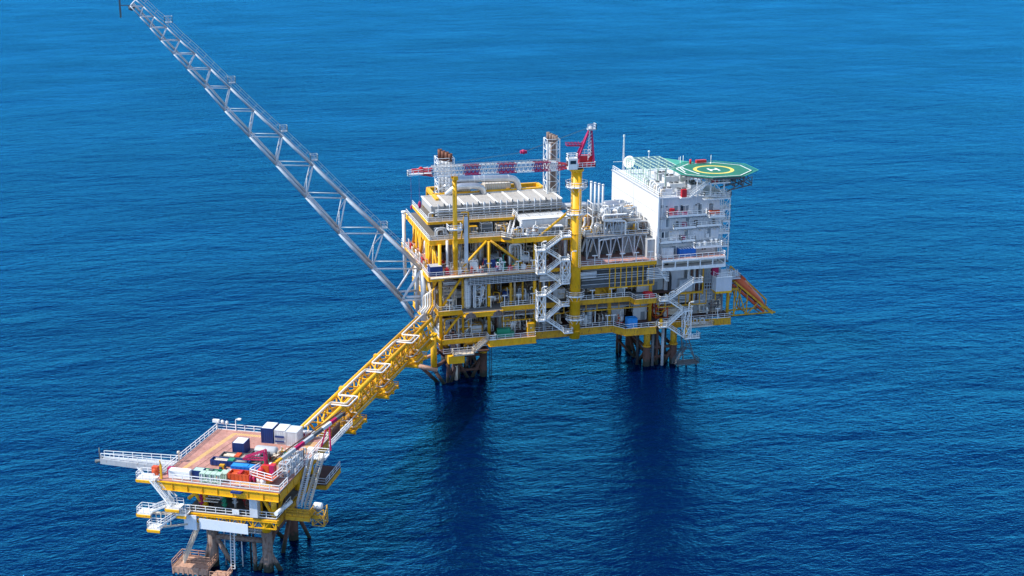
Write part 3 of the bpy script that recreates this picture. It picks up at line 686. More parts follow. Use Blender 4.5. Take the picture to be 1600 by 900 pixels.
for y in (-1,):    # broken chevrons on the left
    m.beam((hx-8.6,hy+5.2,hz+.01), (hx-7.0,hy+4.6,hz+.01), .5, .01); m.beam((hx-7.6,hy+4.4,hz+.01), (hx-6.2,hy-4.6,hz+.01), .35, .01); m.beam((hx-8.9,hy-1,hz+.01), (hx-8.2,hy+4.6,hz+.012), .35, .01)
part('edge_marking', m, 'marking', hd)
m = MB(); a, b = octo(10.25), octo(11.7)
for k in range(8):
    j = (k+1)%8; m.beam((*b[k],hz+.15), (*b[j],hz+.15), .14); m.beam((*a[k],hz-.2), (*b[k],hz+.15), .14)
    for t in (.2,.4,.6,.8): m.beam((*lerp(a[k],a[j],t),hz-.2), (*lerp(b[k],b[j],t),hz+.15), .09)
    for t in (.3,.6): p = [lerp(a[q],b[q],t) for q in (k,j)]; m.beam((*p[0],hz-.2+.35*t), (*p[1],hz-.2+.35*t), .06)
    for q in range(5):
        p = lerp(a[k],a[j],q/5+.02); r_ = lerp(a[k],a[j],q/5+.18); s_ = lerp(b[k],b[j],q/5+.1)
        m.beam((*p,hz-.2), (*s_,hz+.15), .06); m.beam((*r_,hz-.2), (*s_,hz+.15), .06)
part('safety_net', m, 'teal', hd)
m = MB()
for k in range(8):
    p = octo(9.9)[k]; m.beam((hx,hy,hz-.8), (*p,hz-.6), .35, .5)
    q = octo(9.9)[(k+1)%8]; m.beam((*p,hz-.6), (*q,hz-.6), .35, .5)
for x in (156.5, 159, 161.5):
    for y in (342, 347, 352, 356):
        zb = 50.4 + (0 if x < 160 else .6); m.beam((x,y,hz-.8), (x,y,zb), .2); m.beam((x,y,zb), (x-2.5,y,hz-.8), .18)
        m.beam((x,y,zb), (x,y+4,hz-.8), .16)
    m.beam((x,342,50.6), (x,356,50.6), .25)
for y in (342,347,352,356): m.beam((154.4,y,49.5), (161.5,y,50.8), .28); m.beam((154.4,y,49.2),(161,y,53),.22)
part('support_truss', m, 'dgrey', hd)
m = MB()
for x in (146, 150, 154):
    for y in (343.5, 350, 356): m.beam((x,y,48), (x,y,hz-.9), .3)
m.beam((146,343.5,48),(150,343.5,53),.2); m.beam((150,343.5,53),(154,343.5,48),.2)
part('post', m, 'white', hd)
m = MB().flight((143.6,342.9,48.1), (149.2,342.9,52.2), 1.2, (0,1,0)); landing(m, 149.2, 154.8, 341.2, 343.6, 52.0)
m.box(149.4,154.6,341.4,343.4,51.7,51.95)
part('access_stairs', m, 'white', hd)
for x in (150.2, 151.3): part('foam_monitor', MB().lathe((x,342.6,52), [(.01,0),(.4,0),(.4,.9),(.2,1.3),(.01,1.4)], n=10), 'red', hd)
m = MB().box(151.5,154.5,357.6,358.6,54.3,55.1).tube((150,358.6,54),(150,358.6,55.3),.3); part('fire_cabinet', m, 'red', hd)
crate('fire_cabinet', 'red fire cabinet on the roof edge under the helideck stairs', 'cabinet', 141.6, 142.9, 343.4, 344.3, 48.1, 2.0, 'red')
# ---- roof frame (green and white lattice wind screen)
pg = thing('roof_lattice', 'pale green and white open lattice frame over the roof plant of the white block', 'frame', (141, 362, 48.3))
m = MB(); xs0, xs1, ys0, ys1, zt = 136.4, 146.5, 356, 374, 53.4
for k in range(7): x = xs0+(xs1-xs0)*k/6; m.beam((x,ys0,zt), (x,ys1,zt), .16)
for k in range(10): y = ys0+(ys1-ys0)*k/9; m.beam((xs0,y,zt), (xs1,y,zt), .16)
part('top_grid', m, 'palegreen', pg)
m = MB()
for k in range(10): y = ys0+(ys1-ys0)*k/9; m.beam((xs0,y,48.3), (xs0,y,zt), .16)
for z in (49.4,50.6,51.8,53): m.beam((xs0,ys0,z), (xs0,ys1,z), .16)
part('side_grid', m, 'palegreen', pg)
for x in (141.5,146.5):
    for y in (356,362,368,374): part('post', MB().beam((x,y,48.3), (x,y,zt), .22), 'palegreen', pg)
part('canopy_panel', MB().add([(147,352,53.3),(152,361,53.9),(147,372,53.3),(146.6,356,53.2)], [(0,1,2,3)]).add([(147,352,53.25),(152,361,53.85),(147,372,53.25),(146.6,356,53.15)], [(3,2,1,0)]), 'teal', pg)
# dish, mast, whip aerials
ds = thing('satellite_dish', 'white satellite dish at the back corner of the accommodation roof', 'satellite dish', (138.3, 377, 48.3))
m = MB(); prof = [(.05,0),(.7,.12),(1.3,.4),(1.8,.85),(1.83,.9),(1.8,.95),(1.2,.5),(.6,.22),(.05,.1)]
vs = []; n = 20; d = vnorm((-.62,-.7,.36)); a = vnorm(vcross(d,(0,0,1))); b = vcross(a,d); c0 = (138.6,377,51.4)
for r, h in prof:
    for k in range(n): vs.append(vadd(c0, vadd(vmul(d,h), vadd(vmul(a,r*cos(2*pi*k/n)), vmul(b,r*sin(2*pi*k/n))))))
m.add(vs, [(i*n+k, i*n+(k+1)%n, (i+1)*n+(k+1)%n, (i+1)*n+k) for i in range(len(prof)-1) for k in range(n)], True)
part('reflector', m, 'white', ds); part('pedestal', MB().tube((139,377.4,48.2), (138.7,377.1,51.4), .25), 'white', ds)
m = MB().beam(vadd(c0,(0,0,1.5)), vadd(c0, vmul(d,1.9)), .08).beam(vadd(c0,(0,0,-1.5)), vadd(c0, vmul(d,1.9)), .08).box(*[c for p in zip(vadd(c0,vmul(d,1.9)), vadd(vadd(c0,vmul(d,1.9)),(.3,.3,.3))) for c in p])
part('feed_arm', m, 'lgrey', ds)
m = MB()
for k in range(4):
    a = pi/2*k; m.beam((137.6+.35*cos(a),380+.35*sin(a),48.2), (137.6+.1*cos(a),380+.1*sin(a),58.6), .09)
for k in range(12): m.beam((137.3,379.8,48.6+.8*k), (137.9,380.2,49+.8*k), .07)
m.beam((134.4,380,51.2), (138,380,51.2), .12); m.box(137.4,137.8,379.8,380.2,58.5,59.2)
solo('radio_mast', m, 'white', 'slim white lattice radio mast standing beside the satellite dish', 'mast')
for i, (x, y, h) in enumerate(((142.5,372,2),(147.5,360,8),(150,364,7.4),(155.5,356.8,2.6),(152.4,373,5))):
    z = 53.4 if i == 0 else (54 if i == 3 else 48)
    m = MB().tube((x,y,z), (x,y,z+h), .09, .05, 6).tube((x,y,z), (x,y,z+.5), .2, .2, 6)
    if i == 0: m.lathe((x,y,z+h), [(.01,-.3),(.3,-.1),(.35,.1),(.01,.4)], n=10)
    solo('aerial', m, 'white', ('short white aerial with a ball top on the green roof lattice','tall thin white aerial rising left of the helideck','slim white aerial just left of the green helideck edge','short stub aerial behind the helideck edge','thin aerial rising at the far side of the roof')[i], 'aerial')
# roof plant
def fanbox(x, y, z, w, d, h, label, c='lgrey'):
    t = thing('ventilation_unit', label, 'ventilation unit', (x+w/2, y+d/2, z))
    part('casing', MB().box(x, x+w, y, y+d, z+.2, z+h).box(x+.1,x+w-.1,y+.1,y+d-.1,z,z+.2), c, t)
    for k in range(max(1, int(w/1.5))):
        part('fan_cowl', MB().lathe((x+.8+k*1.5,y+d/2,z+h), [(.01,.0),(.6,0),(.6,.35),(.5,.35),(.45,.1),(.01,.1)], n=12), 'dgrey', t)
for i, (x, y, w, d, h, c) in enumerate(((137.2,347,3,2.2,1.8,'lgrey'),(141.2,346,4,2,1.6,'grey'),(145.8,347.5,3.6,2.4,2.4,'lgrey'),(137.4,352,2.2,3,2.4,'white'),(141,351,4.4,2.4,2.2,'lgrey'),(146.6,352.5,3,2.2,2,'grey'),(142,357,4,3,3,'lgrey'),(142.4,363,3,4,2.6,'grey'),(147,358,3,3,2.4,'lgrey'))):
    fanbox(x, y, 48, w, d, h, '%s roof ventilation unit, %s, %s row behind the front rail' % ({'lgrey':'light grey','grey':'mid grey','white':'white'}[c], ORD[i%3]+' from left', ('nearest','second','third')[i//3]), c)
for i in range(9):
    y = 346+i*1.7; x = 136.5
    m = MB().pipe([(x,y,48),(x,y,49.9+.3*(i%3)),(x+.9,y,49.9+.3*(i%3)),(x+.9,y,49.3)], .26, 8)
    solo('gooseneck_vent', m, ('beige','lgrey','white')[i%3], '%s gooseneck vent, %s from the front corner along the left roof edge' % (('cream','light grey','white')[i%3], ORD[i]), 'vent', 'gooseneck vents along the roof edge')
# ================================================================== RIGHT-HAND LOWER DECKS
rm = thing('utility_module', 'corrugated grey and white utility module below the accommodation terrace', 'building', (146, 350, Z_CEL))
part('wall', MB().box(138.5,144.4,346.6,347,20.8,28.4), 'ribbed', rm); part('wall', MB().box(134.4,138.5,347.6,348,20.8,28.4), 'ribbed_grey', rm)
part('wall', MB().box(144.4,157,350,350.4,20.8,28.4), 'ribbed_grey', rm); part('wall', MB().box(147,157.4,348.5,349,Z_CEL,20.2), 'ribbed_grey', rm)
part('wall', MB().box(123.5,127.2,348,348.4,Z_CEL,20), 'ribbed', rm); part('wall', MB().box(129.6,133.6,347,347.4,Z_CEL,20), 'ribbed', rm)
part('wall', MB().box(124.6,127,347,347.4,20.8,28.6), 'ribbed_grey', rm); part('wall', MB().box(130.4,134.4,346.8,347.2,20.8,28.6), 'ribbed', rm)
part('door', MB().box(131.8,133,346.9,346.98,Z_CEL,14.9), 'doorgrey', rm); part('door', MB().box(135.6,136.8,347.5,347.58,20.9,23.2), 'doorgrey', rm)
part('window', MB().box(135.8,137,347.5,347.57,25,26.2), 'glass', rm)
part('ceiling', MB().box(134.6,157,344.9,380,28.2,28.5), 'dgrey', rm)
for i, (x, c, r) in enumerate(((145.2,'lgrey',.35),(146.2,'jacket',.3),(147,'lgrey',.25),(147.8,'jacket',.3),(148.6,'grey',.25))):
    part('riser', MB().tube((x,345.4,17.5), (x,345.4,28.2), r), c, rm)
m = MB()
for x in (149.8,150.6,151.4,152.2): m.beam((x,344.6,17.5), (x,344.6,28.2), .16)
for k in range(11): m.beam((149.8,344.6,17.8+k), (152.2,344.6,17.8+k), .2)
part('cable_ladder', m, 'grey', rm)
m = MB()
for x in (149.2,152.8): m.beam((x,344.4,19.5), (x,344.4,28.2), .35)
m.beam((142.5,344.3,20.2), (149,344.3,20.2), .35, .5); m.beam((152.6,344.3,20.2),(160,344.3,20.2),.35,.6); m.beam((153,344.3,22),(157,344.3,22),.3)
for x in (153.2,157.2,159.6): m.beam((x,344.4,17.5), (x,344.4,20.2), .3)
m.box(142.5,148,344.5,348,20.0,20.3)
part('support_frame', m, 'yellow_old', rm)
m = MB().pipe([(139.6,345.4,21),(139.6,345.4,25.6),(138.4,345.2,27.6),(138.4,345.2,29)], .55, 12); part('duct', m, 'black', rm)
part('enclosure', MB().box(142.4,146.4,344.8,346.4,20.4,24), 'ribbed_grey', rm)
ec = thing('equipment_cabin', 'white ribbed cabin on yellow beams at the right end next to the lifeboat', 'cabin', (154.6, 343.5, 20.4))
part('body', MB().box(152.2,157.0,342,345.6,20.6,24.6), 'ribbed', ec); part('roof', MB().box(152,157.2,341.8,345.8,24.6,24.8), 'white', ec)
part('guard_rail', MB().rail([(152.1,345.6,24.8),(152.1,341.9,24.8),(157.1,341.9,24.8),(157.1,345.6,24.8)], w=.13, sp=1.5), 'rail', ec)
part('base_frame', MB().beam((152.2,342.2,20.3), (157,342.2,20.3), .5, .6).beam((152.4,342.2,20.3), (152.4,346,20.3), .4).beam((156.8,342.2,20.3), (156.8,346,20.3), .4), 'yellow', ec)
crate('fire_cabinet', 'dark red cabinet between the white ribbed cabin and the terrace', 'cabinet', 151.9, 153.6, 344, 345.4, 24.8, 3.2, 'magenta')
m = MB().box(157.2,161.5,346,356,22.6,22.8).rail([(157.2,346,22.8),(161.5,346,22.8),(161.5,356,22.8)], w=.13)
for k in range(5): m.lathe((158.2+k*.7,347.5,22.8), [(.3,0),(.3,1.5),(.1,2.2)], n=8)
solo('embarkation_platform', m, 'lgrey', 'grey railed boarding platform at the head of the lifeboat ramp', 'platform')
# lifeboat and its launch frame
lf = thing('lifeboat_ramp', 'rust-yellow sloping steel launch frame jutting out over the sea at the right end', 'launch frame', (165, 348, 11.5))
for y, dz in ((345.2,0),(350.2,0)):
    m = MB(); m.beam((159.2,y,22.2), (171.6,y,11.6), .45, .5); part('side_rail', m, 'yellow_old', lf)
    m = MB()
    m.beam((158.6,y,12), (172.4,y,12), .4); m.beam((159.4,y,20), (159.4,y,12), .3)
    m.beam((160,y,21.2), (163.2,y,12), .28); m.beam((163.4,y,18.6), (163.4,y,12), .25); m.beam((167,y,15.4), (163.4,y,12), .25); m.beam((167,y,15.6), (169.6,y,12), .25); m.beam((159.4,y,12.2),(161.4,y,20),.22)
    part('truss', m, 'yellow_old', lf)
m = MB()
for k in range(6): t = k/5; p = lerp((159.4,345.2,22),(171.4,345.2,11.8),t); m.beam(p, (p[0],350.2,p[2]), .25)
for k in range(4): m.beam((160+k*4,345.2,12), (160+k*4,350.2,12), .25)
m.box(158.4,172.2,345,346,11.8,11.95)
part('cross_members', m, 'yellow_old', lf)
m = MB().beam((160.2,350.6,25.2), (172.0,350.6,14.2), .4, .45)
for t in (0,.33,.66,1): p = lerp((160.2,350.6,25.2),(172.0,350.6,14.2),t); m.beam(p, (p[0]-.2,350.4,p[2]-3), .25)
part('upper_rail', m, 'yellow_old', lf)
lbt = thing('lifeboat', 'enclosed orange free-fall lifeboat resting nose-down on the sloping launch frame', 'lifeboat', (165, 347.8, 17))
dx = vnorm((11.6,0,-10.2)); dz_ = vnorm((10.2,0,11.6)); o0 = (159.4,347.8,21.6)
def LB(p): return vadd(o0, vadd(vmul(dx,p[0]), vadd((0,p[1],0), vmul(dz_,p[2]))))
secs = [(0,1.1,.8,.6,1.9),(1.2,1.6,.2,.6,2.7),(3.5,1.8,-.1,.6,2.8),(7,1.8,-.1,.6,2.4),(10.5,1.6,0,.6,2.1),(13,.8,.2,.6,1.4),(14.4,.15,.55,.6,.9)]
vs = []; n = 12; hull = MB()
for s_, hw, zb, zm, zt2 in secs:
    for k in range(n):
        a = 2*pi*k/n; c, s2_ = cos(a), sin(a); zz = zm+(zt2-zm)*s2_ if s2_ > 0 else zm+(zm-zb)*s2_
        vs.append(LB((s_, hw*(abs(c)**.7)*(1 if c > 0 else -1), zz)))
hull.add(vs, [(i*n+k, i*n+(k+1)%n, (i+1)*n+(k+1)%n, (i+1)*n+k) for i in range(len(secs)-1) for k in range(n)]+[tuple(reversed(range(n))), tuple(range((len(secs)-1)*n, len(secs)*n))], True)
part('hull', hull, 'orange', lbt)
def lbbox(a, b):
    m = MB(); m.box(a[0],b[0],a[1],b[1],a[2],b[2]); m.v = [LB(p) for p in m.v]; return m
part('wheelhouse', lbbox((1.2,-.7,2.3),(3.0,.7,3.2)), 'orange', lbt); part('window', lbbox((2.98,-.6,2.6),(3.04,.6,3.0)), 'glass', lbt)
part('rubbing_band', lbbox((.8,-1.9,.5),(12,-1.75,.75)), 'magenta', lbt)
part('hatch', lbbox((4.6,-1.42,1.1),(6.0,-1.2,2.2)), 'orangered', lbt)
part('cradle', lbbox((.4,-2.0,-.9),(13.6,2.0,-.3)), 'orangered', lf)
# ================================================================== TOP OF THE PROCESS MODULE
# air-cooler bank: one long white unit
ac = thing('air_cooler_bank', 'long white corrugated air-cooler roof across the top of the yellow process module', 'cooler', (93, 363, Z_COOL))
AX0, AX1, AY0, AY1 = 74.2, 111.2, 356.6, 369.4
m = MB()
m.prism([(AX0,AY0),(AX1,AY0),(AX1,AY1),(AX0,AY1)], Z_COOL+.9, Z_COOL+2.9)
part('casing', m, 'roofgrey', ac)
m = MB(); k = 0; x = AX0
while x < AX1-.3: m.box(x+.05, x+.19, AY0+.3, AY1-.1, Z_COOL+2.9, Z_COOL+3.0); x += .42
part('corrugated_roof', m, 'roofgrey', ac)
m = MB()
for k in range(9): x = AX0+(AX1-AX0)*k/8; m.box(x-.22, x+.22, AY0-.1, AY1+.1, Z_COOL+2.9, Z_COOL+3.2)
m.box(AX0,AX1,AY1-.1,AY1+.2,Z_COOL+2.9,Z_COOL+3.15)
part('roof_rib', m, 'white', ac)
m = MB()
for x in (AX0+.4, (AX0+AX1)/2, AX1-.4):
    for y in (AY0+.3, AY1-.3): m.beam((x,y,Z_COOL), (x,y,Z_COOL+.9), .3)
part('stand', m, 'yellow_old', ac)
for i in range(22):
    x = 76+i*1.6
    m = MB().pipe([(x,AY0-.6,Z_COOL),(x,AY0-.6,Z_COOL+2.7+.2*(i%2)),(x+.2,AY0+.3,Z_COOL+3.5+.2*(i%2)),(x+.6,AY0-.1,Z_COOL+2.6)], .15, 7)
    m.tube((x,AY0-.6,Z_COOL+1.5),(x,AY0-.6,Z_COOL+1.8),.3)
    part('nozzle', m, ('grey','dgrey','galv')[i%3], ac)
m = MB()
for z, r in ((.8,.2),(1.7,.14),(2.3,.1)): part('header_pipe', MB().tube((75,AY0-1.0-z*.2,Z_COOL+z), (111,AY0-1.0-z*.2,Z_COOL+z), r), ('grey','galv','lgrey')[int(z)], ac)
ac2 = thing('air_cooler', 'grey slatted air cooler with white stripe, on legs in front of the long cooler bank', 'cooler', (103.5, 351.5, Z_UP))
m = MB().box(97.2,110.4,348.2,349.9,41.0,43.2).box(97.2,110.4,350,356,42.4,43.3)
part('casing', m, 'lgrey', ac2)
m = MB()
for k in range(26): x = 97.4+k*.5; m.box(x, x+.2, 351, 355.8, 43.3, 43.42)
for k in range(5): m.box(97.2+k*3.3-.1, 97.2+k*3.3+.1, 350.9, 356, 43.3, 43.5)
part('roof_slats', m, 'grey', ac2)
part('front_hood', MB().prism([(97.2,348.2),(110.4,348.2),(110.4,350.8),(97.2,350.8)], 43.3, 43.5), 'white', ac2)
for k in range(4):
    part('fan', MB().lathe((98.9+k*3.3,350.2,40.4), [(.2,0),(1.3,0),(1.5,.9),(1.5,1.0),(.2,1)], n=14), 'black', ac2)
m = MB()
for k in range(5):
    x = 97.4+k*3.2; m.beam((x,348.3,Z_UP), (x,348.3,41), .2); m.beam((x,355.6,Z_UP), (x,355.6,42.6), .2)
    if k < 4: m.beam((x,348.3,Z_UP+.2), (x+1.6,348.3,41), .14); m.beam((x+3.2,348.3,Z_UP+.2), (x+1.6,348.3,41), .14)
m.beam((97.2,348.2,40.9),(110.4,348.2,40.9),.25)
part('stand', m, 'beige', ac2)
# stair down beside it
solo('stair_flight', MB().flight((93.6,347.3,Z_UP), (97.8,356,Z_COOL), 1.1, (.9,-.43,0)), 'rail', 'white railed stair rising between the long cooler bank and the grey slatted cooler', 'stairs')
# yellow frame behind the cooler
yf = thing('roof_frame', 'bright yellow box-beam frame behind the long white cooler roof', 'frame', (93.6, 371, 45))
m = MB()
for a, b in (((77.4,363.5),(77.8,378.5)),((77.4,370),(110,370.4)),((77.8,378.5),(95,378.5)),((98,376.4),(109.8,376.4)),((109.8,370.2),(109.8,376.4)),((83,370),(83,378.5)),((100,370.2),(98,376.4))):
    m.beam((*a,46.6), (*b,46.6), .9, 1.1)
part('beam', m, 'yellow', yf)
m = MB()
for x, y in ((77.6,378.3),(77.4,371),(85,370.1),(95,370.2),(109.6,370.3),(109.6,376.2)): m.beam((x,y,Z_UP), (x,y,46.4), .6)
part('post', m, 'yellow', yf)
# exhaust stacks in lattice towers
def stack(cx, cy, z0, z1, wx, wy, pipes, label, pm, top):
    t = thing('exhaust_stack', label, 'exhaust stack', (cx, cy, z0))
    m = MB(); xs = (cx-wx/2, cx+wx/2); ys = (cy-wy/2, cy+wy/2); n = 7
    for x in xs:
        for y in ys: m.beam((x,y,z0), (x,y,z1), .22)
    for k in range(n+1):
        z = z0+(z1-z0)*k/n
        for y in ys: m.beam((xs[0],y,z), (xs[1],y,z), .13)
        for x in xs: m.beam((x,ys[0],z), (x,ys[1],z), .13)
        if k < n:
            z2 = z0+(z1-z0)*(k+1)/n
            for y in ys: m.beam((xs[k%2],y,z), (xs[1-k%2],y,z2), .12)
            for x in xs: m.beam((x,ys[k%2],z), (x,ys[1-k%2],z2), .12)
    part('lattice_tower', m, 'rail', t)
    for i, (dx_, dy_, r, h) in enumerate(pipes):
        p = part('flue', MB().tube((cx+dx_,cy+dy_,z0-2), (cx+dx_,cy+dy_,z1-1), r, n=12), 'grey', t)
        q = MB().lathe((cx+dx_,cy+dy_,z1-1), [(r,0),(r*1.05,0),(r*1.05,h+1),(r*.9,h+1),(r*.9,h-.4),(.01,h-.4)], n=12)
        part('flue_tip', q, top, p)
    return t
stack(81.4, 372, 45, 57.0, 4.6, 4.6, [(-1.0,1.2,.62,2.0),(-.3,.1,.62,1.7),(.5,-.9,.62,1.5),(1.3,-1.8,.6,1.2)], 'white lattice tower with burnt brown exhaust pipes near the left end, behind the jib tip', 'lgrey', 'copper')
stack(110.9, 365.6, 41, 62.0, 3.6, 3.6, [(-.8,1.0,.48,1.6),(-.2,.3,.48,1.3),(.35,-.4,.48,1.1),(.9,-1.1,.48,.9)], 'tallest white lattice tower with slim grey-brown exhaust pipes, left of the crane', 'lgrey', 'jacket_pale')
m = MB()
for dx_ in (-.5,0,.5): m.tube((110.9+dx_,364.2,48),(110.9+dx_,364.2,61),.3)
part('cladding', m, 'jacket_pale', None).name
bpy.data.objects['cladding']['label'] = 'brown-grey flue bundle inside the tallest lattice tower'; bpy.data.objects['cladding']['category'] = 'flue bundle'; bpy.data.objects['cladding'].name = 'flue_bundle'
# curved silver ducts
def duct(pts, r, label):
    t = thing('exhaust_duct', label, 'duct', pts[-1])
    part('duct', MB().pipe(pts, r, 14, bend=3.6), 'silver', t)
    m = MB()
    for a, b in zip(pts, pts[1:]):
        L = vlen(vsub(b,a)); n = int(L/1.3)
        for k in range(1, n):
            if k*1.3 > 3.2 and (L-k*1.3) > 3.2 or L < 4: p = lerp(a,b,k/n); q = lerp(a,b,k/n+.1/L); m.tube(p, q, r*1.06, n=14)
    part('joint_band', m, 'lgrey', t)
duct([(81.5,371.5,48.4),(84,371,50.4),(95,369.6,50.6),(102.2,370.6,50.0),(102.8,370.6,44.6)], 1.0, 'larger of the two curved silver exhaust ducts, arching right from the left lattice tower')
duct([(81.5,370,46.6),(84,369,49.0),(89.5,368.4,49.0),(91.6,368.6,48.2),(92,368.6,44)], 1.0, 'smaller curved silver exhaust duct in front of the larger one, bending down sooner')
for i, (x, y, w, d, h, c) in enumerate(((84,370.8,4.6,3,2.4,'beige'),(93,371.4,7.6,3.4,2.6,'beige'))):
    t = thing('filter_housing', ('small cream filter housing with ribs between the two curved ducts','wide cream filter housing with louvred side under the larger curved duct')[i], 'housing', (x,y,45))
    part('body', MB().box(x,x+w,y,y+d,45,47+h*.6), c, t)
    m = MB(); k = x+.3
    while k < x+w-.2: m.box(k,k+.15,y-.12,y,45.2,47+h*.5); k += .6
    m.rail([(x,y,47+h*.6),(x+w,y,47+h*.6)], h=1, w=.1, sp=1)
    part('louvres', m, 'lgrey', t)
# ================================================================== GREY TURBINE MODULE between crane and white block
gm = thing('generator_module', 'blue-grey lattice framed module crowded with pipes between the crane and the white wall', 'process module', (124.5, 360, Z_MAIN))
def trussface(m, x0, x1, y, z0, z1, n, t=.26):
    m.beam((x0,y,z0),(x1,y,z0),t); m.beam((x0,y,z1),(x1,y,z1),t*1.6)
    for k in range(n+1): x = x0+(x1-x0)*k/n; m.beam((x,y,z0),(x,y,z1),t*1.2)
    for k in range(n): a = x0+(x1-x0)*k/n; b = x0+(x1-x0)*(k+1)/n; c = (a+b)/2; m.beam((c,y,z1),(a,y,z0),t*.8); m.beam((c,y,z1),(b,y,z0),t*.8)
for y in (348.5, 356, 364):
    m = MB(); trussface(m, 116, 133.4, y, Z_MAIN+.1, 37, 5, .3 if y < 350 else .24); part('truss_frame', m, 'galv', gm)
for yv in (349.6, 355):
    m = MB(); trussface(m, 121.5, 126.5, yv, 37.2, 41.4, 2, .28); part('upper_truss', m, 'galv', gm)
part('platform_deck', MB().box(115.4,134.2,348,372,37.0,37.2), 'grating', gm); part('upper_platform', MB().box(120.4,131.6,350,368,41.4,41.6), 'grating', gm)
m = MB().rail([(115.4,352,37.2),(115.4,348,37.2),(134.2,348,37.2),(134.2,356,37.2)], w=.12); m.rail([(120.4,352,41.6),(120.4,350,41.6),(131.6,350,41.6),(131.6,356,41.6)], w=.12)
part('guard_rail', m, 'galv', gm)
for i, (x, y) in enumerate(((118.5,352),(124,353),(129.8,353))):
    part('enclosure', MB().box(x-2,x+2,y,y+7,Z_MAIN,35.6).box(x-2.1,x+2.1,y-.1,y+7.1,35.6,35.8), ('dgrey','dgrey','ribbed_grey')[i], gm)  # dark grey boxes: shade of the truss gaps put into their colour
part('exhaust_collector', MB().capsule((121.6,354.5,42.4), 1.5, 9, 'x'), 'galv', gm)
part('exhaust_collector', MB().capsule((123.6,358.5,43.4), 1.4, 7, 'x'), 'silver', gm)
wp = MB().pipe([(119.8,349.2,45.2),(118.9,349.2,45.2)], .2)
loop = [(127.6,349,43.0),(120.8,349,43.0),(120.8,349,41.4),(127.4,349,41.0),(127.4,349,36.6),(119.6,348.4,36.2),(119.6,348.4,31)]
part('loop_pipe', MB().pipe(loop, .26, 10), 'white', gm)
stk = thing('slim_stacks', 'four slim pale grey exhaust pipes standing together left of the white wall', 'exhaust pipes', (121.5,356,41))
for i in range(4):
    x = 119.9+i*.85; y = 357-i*.9
    part('exhaust_pipe', MB().tube((x,y,40), (x,y,51.0-i*.15), .3, n=10).tube((x,y,50.6-i*.15), (x,y,50.95-i*.15), .36), 'lgrey', stk)
m = MB()
for a, b in (((119.2,353.4),(119.2,357.6)),((123,353.2),(119.2,353.4))):
    for z in (41.6,43.5,45.4): m.beam((*a,z),(*b,z),.18)
for x, y in ((119.2,353.4),(119.2,357.6),(123,353.2)): m.beam((x,y,37),(x,y,45.6),.24)
m.beam((119.2,353.4,37.2),(123,353.2,41.6),.18); m.beam((119.2,353.4,45.4),(123,353.2,41.6),.18)
part('bracket_frame', m, 'white', stk)
# row of slanting insulated pipes stepping up behind the crane
for i in range(5):
    x = 114.6+i*1.05
    solo('slanting_pipe', MB().pipe([(x-1.2,352-.4*i,32.5),(x-.2,352-.4*i,36),(x+2.6,354-.4*i,39.6),(x+2.6,354-.4*i,41.5)], .34, 9), ('lgrey','jacket_pale','lgrey','silver','beige')[i],
         '%s insulated pipe climbing to the right behind the crane pedestal, %s from the left' % (('light grey','rusty grey','light grey','silver','cream')[i], ORD[i]), 'pipe')
solo('transfer_duct', MB().capsule((113,364,42.6), 1.0, 8, 'x'), 'lgrey', 'fat pale horizontal duct behind the crane pedestal', 'duct')
yc = thing('yellow_pipe_frame', 'yellow steel frame with valves behind the crane pedestal', 'frame', (117,361,38))
m = MB()
for z in (38.4,40.8): m.beam((113.4,358,z),(121,358,z),.6)
for x in (113.8,116,118.4,120.6): m.beam((x,358,31),(x,358,41),.4)
part('beam', m, 'yellow', yc)
for k in range(4): part('valve', MB().tube((114.6+k*1.7,357.4,38.8),(114.6+k*1.7,357.4,40.6),.3).lathe((114.6+k*1.7,356.9,39.8),[(.01,0),(.5,0),(.5,.15),(.01,.15)],'y',10), 'yellow_old', yc)
# tangle of top-side vents
rnd = random.Random(3)
for i in range(8):
    x = 122+i*1.25; y = 351+(i%3)*2; z = 41.6
    h = 2.2+rnd.random()*1.8-(i*.22)
    m = MB().pipe([(x,y,z),(x,y,z+h),(x+.9,y+.4,z+h+.3),(x+.9,y+.4,z+h-1.2)], .24, 8); m.tube((x,y,z+h*.4),(x,y,z+h*.4+.25),.42)
    m.beam((x,y,z+h*.8), (x-1.1,y-.3,z+h*.8+1.6), .09)
    solo('vent_pipe', m, ('lgrey','silver','white','galv')[i%4], '%s hooked vent pipe, %s from left, top of the grey lattice module' % (('light grey','silver','white','dull grey')[i%4], ORD[i]), 'vent pipe', 'vents on the grey module')
bx = MB().box(129.5,134,352,358,39.6,39.9)
for x in (129.6,131.7,133.9):
    for y in (352.1,357.9): bx.beam((x,y,37.2),(x,y,39.6),.16)
solo('canopy', bx, 'lgrey', 'flat pale canopy on thin posts next to the white wall', 'canopy')
crate('lift_box', 'tapered grey intake box standing against the foot of the white wall', 'box', 133.0, 135, 346.2, 350, Z_MAIN, 5.2, 'grey')
